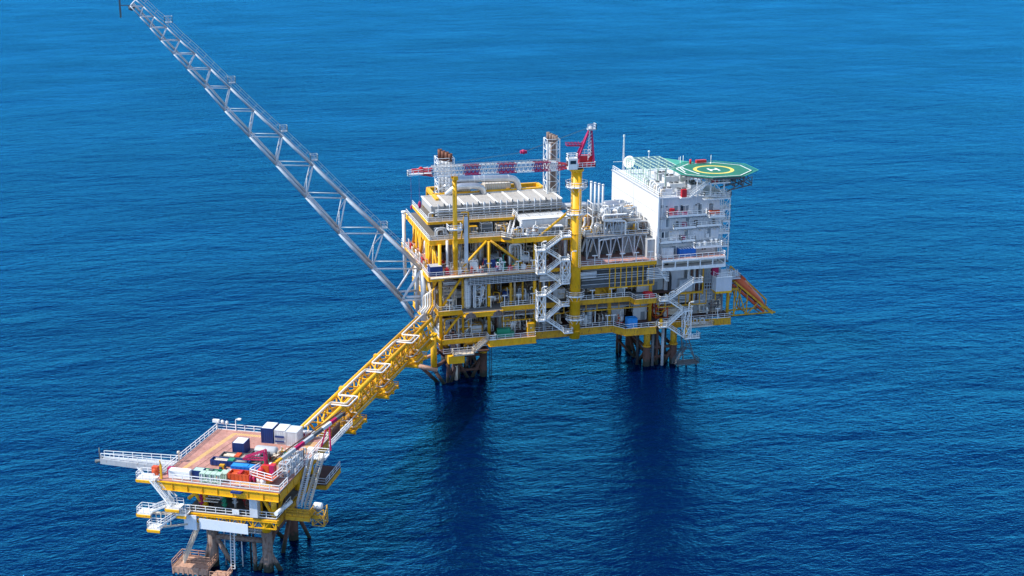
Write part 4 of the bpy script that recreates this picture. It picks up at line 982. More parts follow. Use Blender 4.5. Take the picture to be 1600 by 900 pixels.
# ================================================================== EQUIPMENT
seqn = {}
CN = dict(white='white', lgrey='light grey', grey='grey', silver='silver', beige='cream', green='green', navy='dark blue', blue='blue', red='red', orangered='orange', yellow_old='dull yellow', galv='dull grey', jacket_pale='rusty brown', teal='teal', magenta='crimson', dgrey='dark grey', ribbed_grey='ribbed grey', palegreen='pale green', yellow='yellow', black='black', skyblue='bright blue')
def skid(kind, x, y, z, w, d, h, c, where, c2='grey', c3='lgrey'):
    seqn[kind] = seqn.get(kind, 0)+1; rs = random.Random(int(x*31+y*7+z*13))
    cn = CN[c]
    if kind == 'hvessel':
        t = thing('horizontal_vessel', '%s horizontal vessel, %s' % (cn, where), 'vessel', (x+w/2, y+d/2, z)); r = min(d/2, h*.36)
        part('shell', MB().capsule((x,y+d/2,z+h-r-.2), r, w, 'x'), c, t)
        part('saddle', MB().box(x+w*.2-.15,x+w*.2+.15,y+.1,y+d-.1,z,z+h-r), c2, t); part('saddle', MB().box(x+w*.8-.15,x+w*.8+.15,y+.1,y+d-.1,z,z+h-r), c2, t)
        part('pipework', MB().pipe([(x+w*.3,y+d/2,z+h-.3),(x+w*.3,y+d/2,z+h+.7),(x+w*.75,y,z+h+.7),(x+w*.75,y-.1,z+.3)], .16).pipe([(x+w*.5,y,z+.4),(x+w*.95,y-.2,z+.4),(x+w*.95,y-.2,z+h*.8)], .12), c3, t)
    elif kind == 'vvessel':
        t = thing('vertical_vessel', '%s upright vessel, %s' % (cn, where), 'vessel', (x+w/2, y+d/2, z)); r = min(w,d)/2
        part('shell', MB().capsule((x+w/2,y+d/2,z+.6), r, h-.6, 'z', 16).tube((x+w/2,y+d/2,z),(x+w/2,y+d/2,z+1),r*.95), c, t)
        m = MB()
        for k in range(3): zz = z+h*(.3+.25*k); m.tube((x+w/2,y+d/2,zz),(x+w/2,y+d/2,zz+.12),r*1.05,n=16)
        part('band', m, c2, t)
        m = MB(); m.beam((x+w*.3,y-.15,z),(x+w*.3,y-.15,z+h),.09); m.beam((x+w*.55,y-.15,z),(x+w*.55,y-.15,z+h),.09)
        for k in range(int(h/.6)): m.beam((x+w*.3,y-.15,z+.6*k),(x+w*.55,y-.15,z+.6*k),.07)
        part('ladder', m, 'rail', t)
        part('pipework', MB().pipe([(x+w/2,y+d/2,z+h),(x+w/2,y+d/2,z+h+.5),(x+w+.5,y,z+h+.5),(x+w+.5,y,z+.2)], .18), c3, t)
    elif kind == 'pump':
        t = thing('pump_set', '%s pump and motor, %s' % (cn, where), 'pump', (x+w/2, y+d/2, z))
        part('base', MB().box(x,x+w,y,y+d,z,z+.3), c2, t); part('motor', MB().capsule((x+.2,y+d/2,z+.3+h*.35), h*.33, w*.5, 'x', 12).box(x+w*.15,x+w*.35,y+d*.3,y+d*.7,z+h*.6,z+h), c, t)
        part('casing', MB().lathe((x+w*.62,y+d/2,z+.3+h*.35), [(.01,0),(h*.4,0),(h*.45,.2),(h*.4,.6),(.2,.7),(.15,w*.25)], 'x', 12), c3, t)
        part('pipework', MB().pipe([(x+w*.7,y+d/2,z+h*.6),(x+w*.7,y+d/2,z+h*1.4),(x+w,y+d,z+h*1.4),(x+w,y+d,z+h*2)], .15), c3, t)
    elif kind == 'valves':
        t = thing('valve_manifold', '%s valve manifold, %s' % (cn, where), 'manifold', (x+w/2, y+d/2, z))
        n = max(3, int(w/.9)); hd_ = MB().tube((x,y+d/2,z+.6),(x+w,y+d/2,z+.6),.25).tube((x,y+d*.7,z+h*.8),(x+w,y+d*.7,z+h*.8),.22); part('header', hd_, c3, t)
        for k in range(n):
            xx = x+.3+k*(w-.6)/(n-1); m = MB().pipe([(xx,y+d/2,z+.6),(xx,y+.1,z+.6),(xx,y+.1,z+h*.8),(xx,y+d*.7,z+h*.8)], .14); m.box(xx-.25,xx+.25,y-.1,y+.3,z+h*.4,z+h*.4+.5)
            m.lathe((xx,y-.5,z+h*.4+.25), [(.3,0),(.34,.04),(.3,.08)], 'y', 10); m.tube((xx,y-.5,z+h*.4+.25),(xx,y,z+h*.4+.25),.05)
            part('valve', m, c if k%2 else c2, t)
    elif kind == 'frame':
        t = thing('piping_frame', '%s lattice frame of pipes, %s' % (cn, where), 'pipe frame', (x+w/2, y+d/2, z))
        m = MB()
        for xx in (x,x+w):
            for yy_ in (y,y+d): m.beam((xx,yy_,z),(xx,yy_,z+h),.2)
        nb = max(2, int(h/2))
        for k in range(nb+1):
            zz = z+h*k/nb
            for yy_ in (y,y+d): m.beam((x,yy_,zz),(x+w,yy_,zz),.18)
            for xx in (x,x+w): m.beam((xx,y,zz),(xx,y+d,zz),.18)
            if k < nb and rs.random() > .4: m.beam((x,y,zz),(x+w,y,z+h*(k+1)/nb),.14)
        part('frame', m, c, t)
        for k in range(nb*2):
            zz = z+.5+(h-.8)*k/(nb*2); r = .12+.16*rs.random()
            part('pipe', MB().pipe([(x+.2,y+d*.5,zz),(x+w*rs.uniform(.4,.9),y+.15,zz+.2),(x+w*rs.uniform(.6,.95),y+.15,z+h*rs.uniform(.3,.95))], r, 7), (c2,c3,'silver','beige')[k%4], t)
    elif kind == 'cabinet':
        t = thing('equipment_cabinet', '%s equipment cabinet, %s' % (cn, where), 'cabinet', (x+w/2, y+d/2, z))
        part('body', MB().box(x,x+w,y,y+d,z+.15,z+h).box(x+.1,x+w-.1,y+.1,y+d-.1,z,z+.15), c, t)
        n = max(1, int(w/1.0))
        for k in range(n): part('door', MB().box(x+.08+k*w/n,x+(k+1)*w/n-.08,y-.06,y,z+.3,z+h-.15), c2, t)
    elif kind == 'tank':
        t = thing('caged_tank', '%s tank in a cage, %s' % (cn, where), 'tank', (x+w/2, y+d/2, z))
        part('tank', MB().box(x+.15,x+w-.15,y+.15,y+d-.15,z+.5,z+h-.4).lathe((x+w/2,y+d/2,z+h-.4),[(.35,0),(.35,.25),(.01,.25)],n=10), c, t)
        m = MB()
        for xx in (x,x+w):
            for yy_ in (y,y+d): m.beam((xx,yy_,z),(xx,yy_,z+h),.14)
        for zz in (z+.1,z+h*.5,z+h):
            for yy_ in (y,y+d): m.beam((x,yy_,zz),(x+w,yy_,zz),.12)
            for xx in (x,x+w): m.beam((xx,y,zz),(xx,y+d,zz),.12)
        m.beam((x,y,z+h),(x+w,y+d,z+h),.1); part('cage', m, c2, t)
        part('valve', MB().tube((x+w*.3,y-.2,z+.6),(x+w*.3,y+.2,z+.6),.15).tube((x+w*.7,y-.15,z+.5),(x+w*.7,y+.2,z+.5),.12), c3, t)
    elif kind == 'loop':
        t = thing('pipe_loop', '%s looped pipes, %s' % (cn, where), 'pipe loop', (x+w/2, y+d/2, z))
        for k in range(3):
            o = k*.55; part('pipe', MB().pipe([(x+o,y+d*.3*k,z),(x+o,y+d*.3*k,z+h-o),(x+w-o,y+d*.3*k,z+h-o),(x+w-o,y+d*.3*k,z+h*.25),(x+w+.6,y+d*.3*k,z+h*.25)], .26-.04*k, 9, bend=.9), (c,c3,c2)[k], t)
    m = MB(); top = z+h*1.15
    for k in range(5):
        ax = x+rs.uniform(0,w); ay = y+rs.uniform(-.2,d); bx_ = x+rs.uniform(-.2,w+.3); hh = z+rs.uniform(.5,h*1.1); r = rs.choice((.07,.09,.12,.15))
        m.pipe([(ax,ay,z+.1),(ax,ay,hh),(bx_,ay,hh),(bx_,ay+.3,z+rs.uniform(h*.5,h*1.3))], r, 6, bend=.25)
        if k < 3: m.box(ax-.22,ax+.22,ay-.25,ay+.2,z+h*.25*k+.3,z+h*.25*k+.75)
    part('small_pipework', m, rs.choice(('white','beige','lgrey','galv','jacket_pale','yellow_old')), t)
    t['group'] = {'hvessel':'horizontal vessels','vvessel':'upright vessels','pump':'pumps','valves':'valve manifolds','frame':'pipe frames','cabinet':'equipment cabinets','tank':'caged tanks','loop':'looped pipes'}[kind]+' on the decks'
    return t
K = skid
# specific, recognisable ones
K('tank', 76.7,345.2,Z_MAIN,2.1,2,3.0,'beige','on the main deck just right of the blue corner container','white','yellow_old')
K('tank', 79.3,345.2,Z_MAIN,2.1,2,3.0,'beige','on the main deck behind the yellow rest post','white','yellow_old')
K('tank', 82.2,345.2,Z_MAIN,2.1,2,3.2,'white','on the main deck left of the dark blue container','white','lgrey')
crate('container', 'dark blue container with pale open top in the middle of the main deck front', 'container', 86.1, 89.2, 345.6, 347.8, Z_MAIN, 2.9, 'navy', 'lgrey')
crate('container', 'small blue container with grey lid at the left front corner of the main deck', 'container', 71, 74.3, 343.8, 347, Z_MAIN, 2.5, 'navy', 'grey')
K('pump', 84.4,344.6,Z_MAIN,1.8,1.6,1.6,'orangered','beside the white caged tank at the rail','orangered','orangered')
K('pump', 89.5,345.6,Z_MAIN,3.2,2.2,2.6,'green','right of the dark blue container on the main deck','green','teal')
K('pump', 93.6,344.8,Z_MAIN,2.6,1.6,1.5,'teal','at the rail in front of the white looped pipes','teal','teal')
K('hvessel', 89,344.4,Z_MAIN,1.6,1.2,1.5,'magenta','between the dark blue container and green pump')
K('loop', 93.6,347,Z_MAIN,3.2,3,6.4,'white','standing white and tall on the main deck left of the stairs','white','lgrey')
K('frame', 94.4,348.6,Z_MAIN,3.6,3,6.0,'white','directly behind the white looped pipes of the main deck','lgrey','white')
K('hvessel', 96.6,346.4,Z_MAIN,3,2.4,3.4,'lgrey','right of the white looped pipes on the main deck','jacket_pale')
gs = K('frame', 83.2,345.1,Z_MEZ,3.3,2.8,7.6,'galv','on the mezzanine above the brown half-round plates','lgrey','galv')
K('vvessel', 80.4,345.2,Z_MEZ,2.2,2.2,8.2,'lgrey','left half of the blue-grey skid above the half-round plates','grey','lgrey')
K('cabinet', 97.2,341.4,Z_CEL,1.9,1.8,3.6,'yellow','at the right end of the railed lower laydown platform','yellow_old')
t = thing('covered_pump', 'green covered machine on the railed lower laydown platform', 'machine', (91,343,Z_CEL))
part('cover', MB().prism([(88.2,342),(93.6,342),(94,344.4),(88.8,344.4)], Z_CEL, Z_CEL+1.2).prism([(89,342.6),(92.6,342.6),(92.8,344.2),(89.2,344.2)], Z_CEL+1.2, Z_CEL+2.2), 'green', t)
K('frame', 91.4,345.2,Z_CEL,3.2,2,5.2,'white','above the green covered machine','lgrey','lgrey')
crate('container', 'bright blue box at the front rail of the lower right laydown platform', 'container', 125.9, 128.6, 341.0, 343, Z_CEL, 2.6, 'skyblue')
t = thing('tarpaulin_box', 'red covered box at the rail of the upper right laydown platform', 'box', (132,342.4,Z_MEZ)); part('cover', MB().prism([(130.9,341.4),(133.7,341.4),(133.2,343.6),(130.6,343.6)], Z_MEZ+.05, Z_MEZ+1.0).prism([(131.3,341.8),(133.2,341.8),(132.9,343.2),(131,343.2)], Z_MEZ+1, Z_MEZ+1.5), 'red', t)
t = thing('tarpaulin_box', 'dark grey lidded box beside the red covered box', 'box', (129.3,342.4,Z_MEZ)); part('lid', MB().box(128,130.5,341.3,343.6,Z_MEZ+.05,Z_MEZ+1.1), 'dgrey', t)
K('pump', 124.4,345.4,Z_CEL,1.6,1.6,2.4,'orangered','inside the lower right bay behind the bright blue box','red')
for i, x in enumerate((145.4,147.6)): K('hvessel', x,341.9,11.15,1.9,1,1.2,'white','%s of two on the low platform right of the stairs' % ('left','right')[i])
# generated bay equipment: rows across every deck
kinds = ['hvessel','valves','frame','vvessel','pump','cabinet','valves','loop','frame','hvessel','tank']
COLS = cols = ['lgrey','white','galv','beige','grey','jacket_pale','beige','white','yellow_old','dgrey','yellow_old','jacket_pale']
rr = random.Random(11)
part('tray_or_backing', MB().box(113,134.4,344.9,345.1,23.6,29.4), 'dgrey', ts)  # dark sheet added behind the right pipe rack, standing in for shaded gaps
part('tray_or_backing', MB().box(81.5,100.6,344.4,344.6,27.2,29.6), 'dgrey', ts)  # dark sheet added behind the left rack, painted shade between its pipes
def row(name, xs, y, z, hmax, rowname, skip=(), pal=None):
    cols = pal or COLS
    for i, x in enumerate(xs):
        k = kinds[rr.randrange(len(kinds))]; c = cols[rr.randrange(len(cols))]
        if rr.random() < .12 and not pal: c = ['green','navy','red','orangered'][rr.randrange(4)]
        w = 2.6+rr.random()*1.2; h = {'hvessel':3,'valves':3.2,'frame':hmax*.9,'vvessel':hmax*.85,'pump':2,'cabinet':2.6,'tank':2.8,'loop':hmax*.8}[k]*(.8+.3*rr.random())
        h = min(h, hmax)
        K(k, x, y+rr.random(), z, w if k != 'vvessel' else 1.9, 2.2 if k != 'vvessel' else 1.9, h, c, '%s from left, %s, %s' % (ORD[i], rowname, name), cols[rr.randrange(len(cols))], cols[rr.randrange(len(cols))])
def rng(a, b, s): return [a+s*k for k in range(int((b-a)/s)+1)]
row('left cellar deck', rng(75.4,108,3.7), 346.4, Z_CEL, 6.6, 'front row'); row('left cellar deck', rng(75.4,108,3.6), 352, Z_CEL, 7, 'back row')
row('left mezzanine deck', [75.2]+rng(88.4,108,3.5), 346.8, Z_MEZ, 8, 'front row'); row('left mezzanine deck', rng(75.4,108,3.6), 353, Z_MEZ, 8.4, 'back row')
row('main deck', rng(75,92,3.6)+[99.5,103,106.4], 350.6, Z_MAIN, 7.4, 'front row'); row('main deck', rng(75,108,3.6), 356.6, Z_MAIN, 8, 'back row')
row('right cellar deck', rng(112.6,122,3.3)+[136.4,139.6,142.8,149.5,153], 346.6, Z_CEL, 6, 'front row'); row('right mezzanine deck', rng(112.4,117,4.1)+[123,127.5,131], 348.6, Z_MEZ, 7, 'front row')
row('right cellar deck', rng(112.6,156,4.6), 352.4, Z_CEL, 6, 'back row'); row('right mezzanine deck', rng(112.6,133,4.4), 353.4, Z_MEZ, 7, 'back row')
row('upper deck', rng(74,92,4.2)+[105.5], 349.6, Z_UP, 2.8, 'under the cooler edge')
row('upper deck', [94.2,97.6,101,104.4,108], 344.2, Z_UP, 2.2, 'front row')
row('grey lattice module', [116,119,122,125,128,131], 350.4, 37.2, 3.6, 'lower level', pal=['galv','lgrey','silver','white','galv','grey'])
row('grey lattice module', [121,123.6,126.2,128.8], 356.6, 41.6, 3.4, 'upper level', pal=['galv','lgrey','silver','white','galv','grey'])
row('sub-cellar deck', [76.4,80.4], 344.4, 9.0, 2.4, 'single row')
row('left end', [71.4,71.4,71.4], 349, Z_MAIN, 1.2, 'strip') if False else None
row('grey lattice module', [116,119.4,122.8,126.2,129.6], 359, 37.2, 5.2, 'far level', pal=['galv','lgrey','silver','white'])
row('grey lattice module', [121.4,124.8,128.2], 352, 41.6, 2.6, 'upper front level', pal=['galv','lgrey','white'])
rz = random.Random(5)
IC = ('red','beige','white','yellow_old','orangered','lgrey','dgrey','beige','navy','green')
for k in range(14):
    x = 75.2+k*1.75; c = IC[k%10]; y = 344.0+rz.random()*.7; w = .5+rz.random()*.7; h = .6+rz.random()*1.1
    m = MB().box(x,x+w,y,y+.7,Z_MAIN+.02,Z_MAIN+h); m.tube((x+w*.5,y+.3,Z_MAIN+h),(x+w*.5,y+.3,Z_MAIN+h+.5),.12,n=8); m.tube((x-.1,y+.2,Z_MAIN+h*.5),(x+w+.3,y+.2,Z_MAIN+h*.5),.1,n=7)
    solo('deck_fitting', m, c, 'small %s fitting box close behind the left main deck rail, %s from left' % ({'yellow_old':'dull yellow','lgrey':'light grey','dgrey':'dark grey','beige':'cream','orangered':'orange','navy':'dark blue'}.get(c,c), ORD[k]), 'fitting', 'small fittings behind the deck rail')
for k in range(12):
    y = 345.5+k*2.7; c = ('beige','white','yellow_old','beige','red','lgrey')[k%6]; z = Z_MAIN
    m = MB().pipe([(71.4,y,z),(71.4,y,z+1.2+.5*(k%3)),(71.4,y+1.5,z+1.2+.5*(k%3)),(72.6,y+1.5,z+.3)], .2, 8).box(71.2,72.4,y+.3,y+1.1,z+.02,z+.8+.3*(k%2))
    solo('valve_assembly', m, c, 'small %s valve assembly along the left end rail of the main deck, %s from front' % ({'yellow_old':'yellow','lgrey':'grey','beige':'cream'}.get(c,c), ORD[k]), 'valve', 'valves along the left end rail')
for k in range(5):
    y = 347+k*6; z0, z1 = ((Z_MEZ-1.5, Z_MEZ-3.5) if k % 2 else (Z_MAIN-4, Z_MAIN-6.2))
    solo('sloping_tray', MB().beam((71.9,y+4.5,z0),(71.9,y,z1),.5,.8).beam((71.9,y+4.5,z0-1),(73.4,y+4.5,z0-1),.2), 'beige', 'cream sloping tray on the left end face, %s from front' % ORD[k], 'tray', 'sloping trays on the left end')
# left end face clutter (seen end-on)
for i in range(8):
    y = 348+i*3.8
    for j, z in enumerate((Z_CEL, Z_MEZ, Z_MAIN)):
        c = cols[(i*3+j*5)%len(cols)]; m = MB(); h = (6,7,6)[j]*(.5+.4*((i*7+j*3)%5)/5)
        m.pipe([(74.4,y,z),(74.4,y,z+h),(74.4,y+2.2,z+h),(74.4,y+2.2,z+.4),(76,y+2.2,z+.4)], .24+.06*(i%3), 8); m.box(74,75.2,y+.6,y+1.6,z,z+1.4)
        m.tube((74.2,y+1.1,z+1.4),(74.2,y+1.1,z+2.4),.3)
        solo('end_pipework', m, c, '%s bent pipe with valve box, left end, %s from front, %s deck' % (CN[c], ORD[i], ('cellar','mezzanine','main')[j]), 'pipework')
# pipe racks below the deck edges
def rack(name, x0, x1, y, z, n, dz, cl, label, kink=None):
    t = thing('pipe_rack', label, 'pipe rack', ((x0+x1)/2, y, z-n*dz))
    for k in range(n):
        zz = z-k*dz; r = .16+.05*((k*7)%3)
        pts = [(x0,y+.1*k,zz)] + ([(kink[0],y+.1*k,zz),(kink[0]+1.6,y+.1*k,zz-kink[1])] if kink else []) + [(x1,y+.1*k,zz-(kink[1] if kink else 0))]
        part('pipe', MB().pipe(pts, r, 7), cl[k%len(cl)], t)
rack('a', 81.5, 100.8, 343.9, 29.4, 4, .5, ('grey','galv','dgrey'), 'long grey pipes slung under the left front edge of the main deck')
rack('b', 113.4, 134.6, 344.2, 29.0, 7, .72, ('grey','dgrey','silver','galv'), 'stack of grey pipes behind the yellow posts left of the terrace')
rack('c', 100.9, 117, 342.4, 29.0, 5, .4, ('grey','lgrey','silver'), 'grey pipes kinking down behind the crane pedestal', None)
rack('d', 112.2, 134, 345.4, 19.0, 4, .5, ('grey','dgrey','jacket_pale'), 'grey pipes under the right mezzanine edge')
rack('e', 136, 150, 345.4, 19.4, 5, .55, ('grey','lgrey','galv'), 'grey pipes in the yellow frame below the ribbed walls')
rack('f', 88, 100.6, 345.2, 18.8, 3, .6, ('grey','jacket_pale'), 'dark pipes under the left mezzanine edge')
rack('g', 75, 100, 346.2, 28.4, 4, .5, ('jacket_pale','lgrey','grey'), 'pipes under the ceiling of the left mezzanine')
m = MB()
for k in range(18): x = 81.8+k*1.06; m.beam((x,343.3,29.9),(x,343.3,27.6),.08)
m.beam((81,343.3,27.7),(101,343.3,27.7),.12); m.beam((81,343.3,28.7),(101,343.3,28.7),.08)
part('pipe_guard', m, 'lgrey', ts)
for i in range(7):
    x = 134.7+i*.3; z0 = 29.6-i*.5
    solo('bent_pipe', MB().pipe([(131.8,343.0,z0-1),(x+.4,343.0,z0-1),(x+1.2,343,z0-2),(138.4,343,z0-2)], .15, 7), ('white','lgrey')[i%2], '%s bent pipe, %s from the top in the bundle at the terrace corner' % (('white','light grey')[i%2], ORD[i]), 'pipe', 'bent pipes at the terrace corner')
# risers standing between decks
for i, (x, y, z0, z1, r, c) in enumerate(((76,345.4,Z_MAIN,Z_UP,.35,'lgrey'),(77,347,Z_MAIN,Z_UP,.5,'jacket_pale'),(84.6,348.6,Z_MAIN,Z_UP,.3,'beige'),(86,349.4,Z_MAIN,Z_UP,.25,'lgrey'),(91.4,348.8,Z_MAIN,Z_UP,.3,'jacket'),
      (102.6,345.6,Z_MAIN,Z_UP,.4,'beige'),(105,346.4,Z_MAIN,Z_UP,.5,'jacket'),(107.2,345.4,Z_MAIN,Z_UP,.35,'jacket_pale'),(108.8,345.2,Z_MAIN,Z_UP,.4,'lgrey'),(102.8,345,Z_CEL,Z_MAIN,.3,'lgrey'),(105.4,346,Z_CEL,Z_MAIN,.3,'jacket'),
      (79.2,347,Z_CEL,Z_MEZ,.3,'beige'),(90,348,Z_CEL,Z_MEZ,.35,'jacket'),(95,347,Z_MEZ,Z_MAIN,.3,'beige'),(97.4,347.4,Z_MEZ,Z_MAIN,.3,'yellow_old'),(114.6,346.2,Z_CEL,Z_MEZ,.3,'lgrey'))):
    solo('riser_pipe', MB().tube((x,y,z0),(x,y,z1),r,n=10).tube((x,y,z0+2),(x,y,z0+2.3),r*1.5), c, '%s upright pipe, %s of the risers counted from the left on the %s deck' % ({'jacket':'brown','lgrey':'light grey','beige':'cream','jacket_pale':'rusty','yellow_old':'dull yellow'}[c], ORD[[0,1,2,3,4,5,6,7,8,1,3,0,1,0,1,2][i]], 'cellar' if z0 == Z_CEL else 'mezzanine' if z0 == Z_MEZ else 'main'), 'pipe')
solo('flare_riser', MB().tube((70.2,376,22),(70.2,376,41),.5,n=12).tube((70.2,376,40.6),(70.2,376,41.2),.7), 'white', 'tall white vertical pipe at the far left corner of the yellow module', 'pipe')
# flat-topped deck lamps along the rails
def lamp(x, y, z, label, h=2.6, kind=0):
    t = thing('deck_lamp', label, 'lamp', (x, y, z), 'lamps along the deck rails')
    if kind == 0:
        part('pole', MB().beam((x,y,z),(x,y,z+h),.15), 'rail', t); part('lamp_head', MB().box(x-.75,x+.75,y-.2,y+.2,z+h,z+h+.18), 'rail', t)
    else:
        part('pole', MB().pipe([(x,y,z),(x,y,z+h),(x+.9,y-.2,z+h+.2)], .08, 6, bend=.4), 'rail', t); part('lamp_head', MB().box(x+.6,x+1.3,y-.5,y+.1,z+h+.05,z+h+.3), 'white', t)
    return t
for i, x in enumerate((86.9,90.8,95,99)): lamp(x, 343.1, Z_MAIN, 'white T-shaped lamp, %s from the left on the left main deck rail' % ORD[i])
for i, x in enumerate((116.6,120.6,124.6,128.6,132.8)): lamp(x, 343.1, Z_MAIN, 'white T-shaped lamp, %s from the left on the rail before the grey module' % ORD[i])
for i, x in enumerate((76.2,87.6,91.4,95.4,99.4)): lamp(x, 344.2, Z_MEZ, 'white T-shaped lamp, %s from the left on the left mezzanine rail' % ORD[i], 3)
for i, x in enumerate((116.4,122,125.8)): lamp(x, 344.1, Z_MEZ, 'white T-shaped lamp, %s from the left on the right mezzanine rail' % ORD[i])
for i, x in enumerate((121,122.8,154)): lamp(x, 344.1, Z_CEL if i < 2 else 11.8, ('white T-shaped lamp left of the bright blue box','white T-shaped lamp nearest the bright blue box','white T-shaped lamp at the right end of the lowest deck')[i], 3)
for i, (x, y, z) in enumerate(((72.4,351.6,Z_COOL),(93,344,Z_UP),(99,343.2,Z_UP),(100.6,340.2,36.6),(100.8,340.2,24),(109,340.2,33.4),(108.4,343.4,Z_UP+2),(143.4,339.9,16.4),(137.5,339.9,19.9))):
    lamp(x, y, z, 'white hooked lamp ' + ('at the left corner of the cooler deck','at the step in the upper deck rail','on the upper deck above the stair tower','on the top left landing of the tall stair tower','on the lower left landing of the tall stair tower','on the right landing of the tall stair tower','beside the pedestal on the upper deck','on the right landing of the lower stairs','on the left landing of the lower stairs')[i], 2.4, 1)
# ================================================================== FLARE BOOM
fb = thing('flare_boom', 'long tapering grey lattice flare boom rising to the upper left from the yellow platform', 'flare boom', (69, 354, 17))
LN = [(67.6,17.1),(64.6,22.1),(56.8,31.7),(48.3,42.0),(40.0,52.3),(32.8,61.2),(26.4,68.9),(20.7,75.7),(16.2,81.7),(12.2,86.5),(9.1,90.3),(6.3,93.7),(3.9,96.9),(1.7,99.6),(-.4,102.2)]
UN = [(70.1,30.7),(60.1,41.2),(50.4,51.4),(42.2,60.5),(34.7,68.4),(27.9,75.3),(22.3,81.3),(17.8,86.2),(14.3,90.1),(10.8,93.5),(7.9,96.7),(5.0,99.4),(2.7,101.9),(1.0,103.6)]
def bw(z): return 7.2*(1-(z-17)/86)+1.6
def fy(z, s): return 352 if s == 0 else 352+bw(z)
for s in (0, 1):
    r0 = .5 if s == 0 else .32
    m = MB()
    for a, b in zip(LN, LN[1:]):
        ra = r0*(1-.72*(a[1]-17)/86); rb = r0*(1-.72*(b[1]-17)/86); m.tube((a[0],fy(a[1],s),a[1]), (b[0],fy(b[1],s),b[1]), ra, rb, 12)
    part('chord', m, 'galv', fb)
    m = MB()
    for a, b in zip(UN, UN[1:]):
        ra = r0*(1-.72*(a[1]-30)/75); rb = r0*(1-.72*(b[1]-30)/75); m.tube((a[0],fy(a[1],s),a[1]), (b[0],fy(b[1],s),b[1]), ra, rb, 12)
    part('chord', m, 'galv', fb)
    m = MB()
    for i in range(2, 15):
        l = LN[i]; t = (.22 if s == 0 else .15)*(1-.45*(l[1]-30)/75); l = (l[0], fy(l[1],s), l[1])
        for u in (UN[i-2], UN[min(i-1, len(UN)-1)]): m.tube(l, (u[0], fy(u[1],s), u[1]), t, n=8)
    l = LN[1]; m.tube((l[0],fy(l[1],s),l[1]), (70.4,fy(22,s),22.1), .34, n=8); m.tube((l[0],fy(l[1],s),l[1]), (70.1,fy(30.7,s),30.5), .3, n=8)
    part('web_bracing', m, 'lgrey', fb)
for nm, NN in (('lower_cross_bracing', LN), ('upper_cross_bracing', UN)):
    m = MB()
    for i, (x, z) in enumerate(NN):
        t = .14*(1-.5*(z-17)/86); m.tube((x,352,z), (x,fy(z,1),z), t, n=6)
        if i+1 < len(NN):
            x2, z2 = NN[i+1]; xm, zm = (x+x2)/2, (z+z2)/2; ym = 352+bw(zm)/2
            m.tube((x,352,z), (xm,ym,zm), t*.9, n=6); m.tube((x,fy(z,1),z), (xm,ym,zm), t*.9, n=6); m.tube((x2,352,z2), (xm,ym,zm), t*.9, n=6); m.tube((x2,fy(z2,1),z2), (xm,ym,zm), t*.9, n=6)
    part(nm, m, 'lgrey', fb)
m = MB()
for i in range(2, 14):                                        # internal diamond frames at each bay
    l = LN[i]; u = UN[i-1] if i-1 < len(UN) else UN[-1]; yb = fy(l[1],1); ub = fy(u[1],1)
    mid = ((l[0]+u[0])/2, 352+bw(l[1])/2, (l[1]+u[1])/2); t = .14
    m.tube((l[0],352,l[1]), (mid[0],ub,mid[2]), t, n=6); m.tube((u[0],352,u[1]), (mid[0],ub,mid[2]), t, n=6)
part('bay_frame', m, 'lgrey', fb)
for k, (off, r) in enumerate(((1.2,.18),(2.1,.12),(2.8,.09))):
    m = MB()
    for a, b in zip(LN, LN[1:]):
        f = lambda p: (p[0]+.2+off*.25, 352+min(off, bw(p[1])*.7), p[1]+.55); m.tube(f(a), f(b), r, n=8)
    part('flare_pipe', m, ('silver','grey','lgrey')[k], fb)
# walkway with rail and little refuge platforms along the upper chord
m = MB()
for a, b in zip(UN, UN[1:]):
    fa = (a[0]+.2, 353.1, a[1]+.7); fb2 = (b[0]+.2, 353.1, b[1]+.7); L = vlen(vsub(fb2, fa))
    up = lambda p, h: (p[0]+h*.7, p[1], p[2]+h*.7)
    for sy in (0, .9):
        g = lambda p: (p[0], p[1]+sy, p[2])
        m.beam(g(fa), g(fb2), .12); m.beam(up(g(fa),1.2), up(g(fb2),1.2), .07); m.beam(up(g(fa),.65), up(g(fb2),.65), .06)
        n = max(1, int(L/2.2))
        for k in range(n): p = lerp(g(fa), g(fb2), k/n); m.beam(p, up(p,1.2), .07)
    n = int(L/1)
    for k in range(n): p = lerp(fa, fb2, k/n); m.beam(p, (p[0],p[1]+.9,p[2]), .1)
part('walkway', m, 'galv', fb)
for i in (1, 3, 4, 6, 10):
    x, z = UN[i]; m = MB(); x += .5; z += 1.2
    m.box(x-.9,x+.9,352.4,354.6,z,z+.1); m.rail([(x-.9,354.6,z),(x-.9,352.4,z),(x+.9,352.4,z),(x+.9,354.6,z),(x-.9,354.6,z)], h=1.5, w=.1, sp=.95, toe=0)
    part('refuge_platform', m, 'galv', fb)
m = MB().beam((-2.8,353,99.4), (-2.8,353,107), .42); m.beam((-2.8,353,102.3), (-.2,353,102.2), .2); m.lathe((-.1,353.2,101.4), [(.01,-.5),(.7,-.2),(.8,.5),(.3,1)], n=10)
part('pilot_mast', m, 'dgrey', fb)
# grey root column and stays of the boom
part('root_column', MB().tube((70.6,360.6,16), (70.6,360.6,30.4), .6, n=12), 'lgrey', fb)
m = MB().tube((70.6,351.6,16), (70.6,351.6,30.4), .75, n=14)
m.tube((70.2,351.6,30.2),(64.6,351.9,22.1),.28,n=8)
part('root_column', m, 'lgrey', fb)
m = MB().tube((70.2,351.6,23),(66,352,23),.35); m.tube((68.2,352,17.5),(70.6,351.6,16.6),.6)
part('hinge_strut', m, 'lgrey', fb)
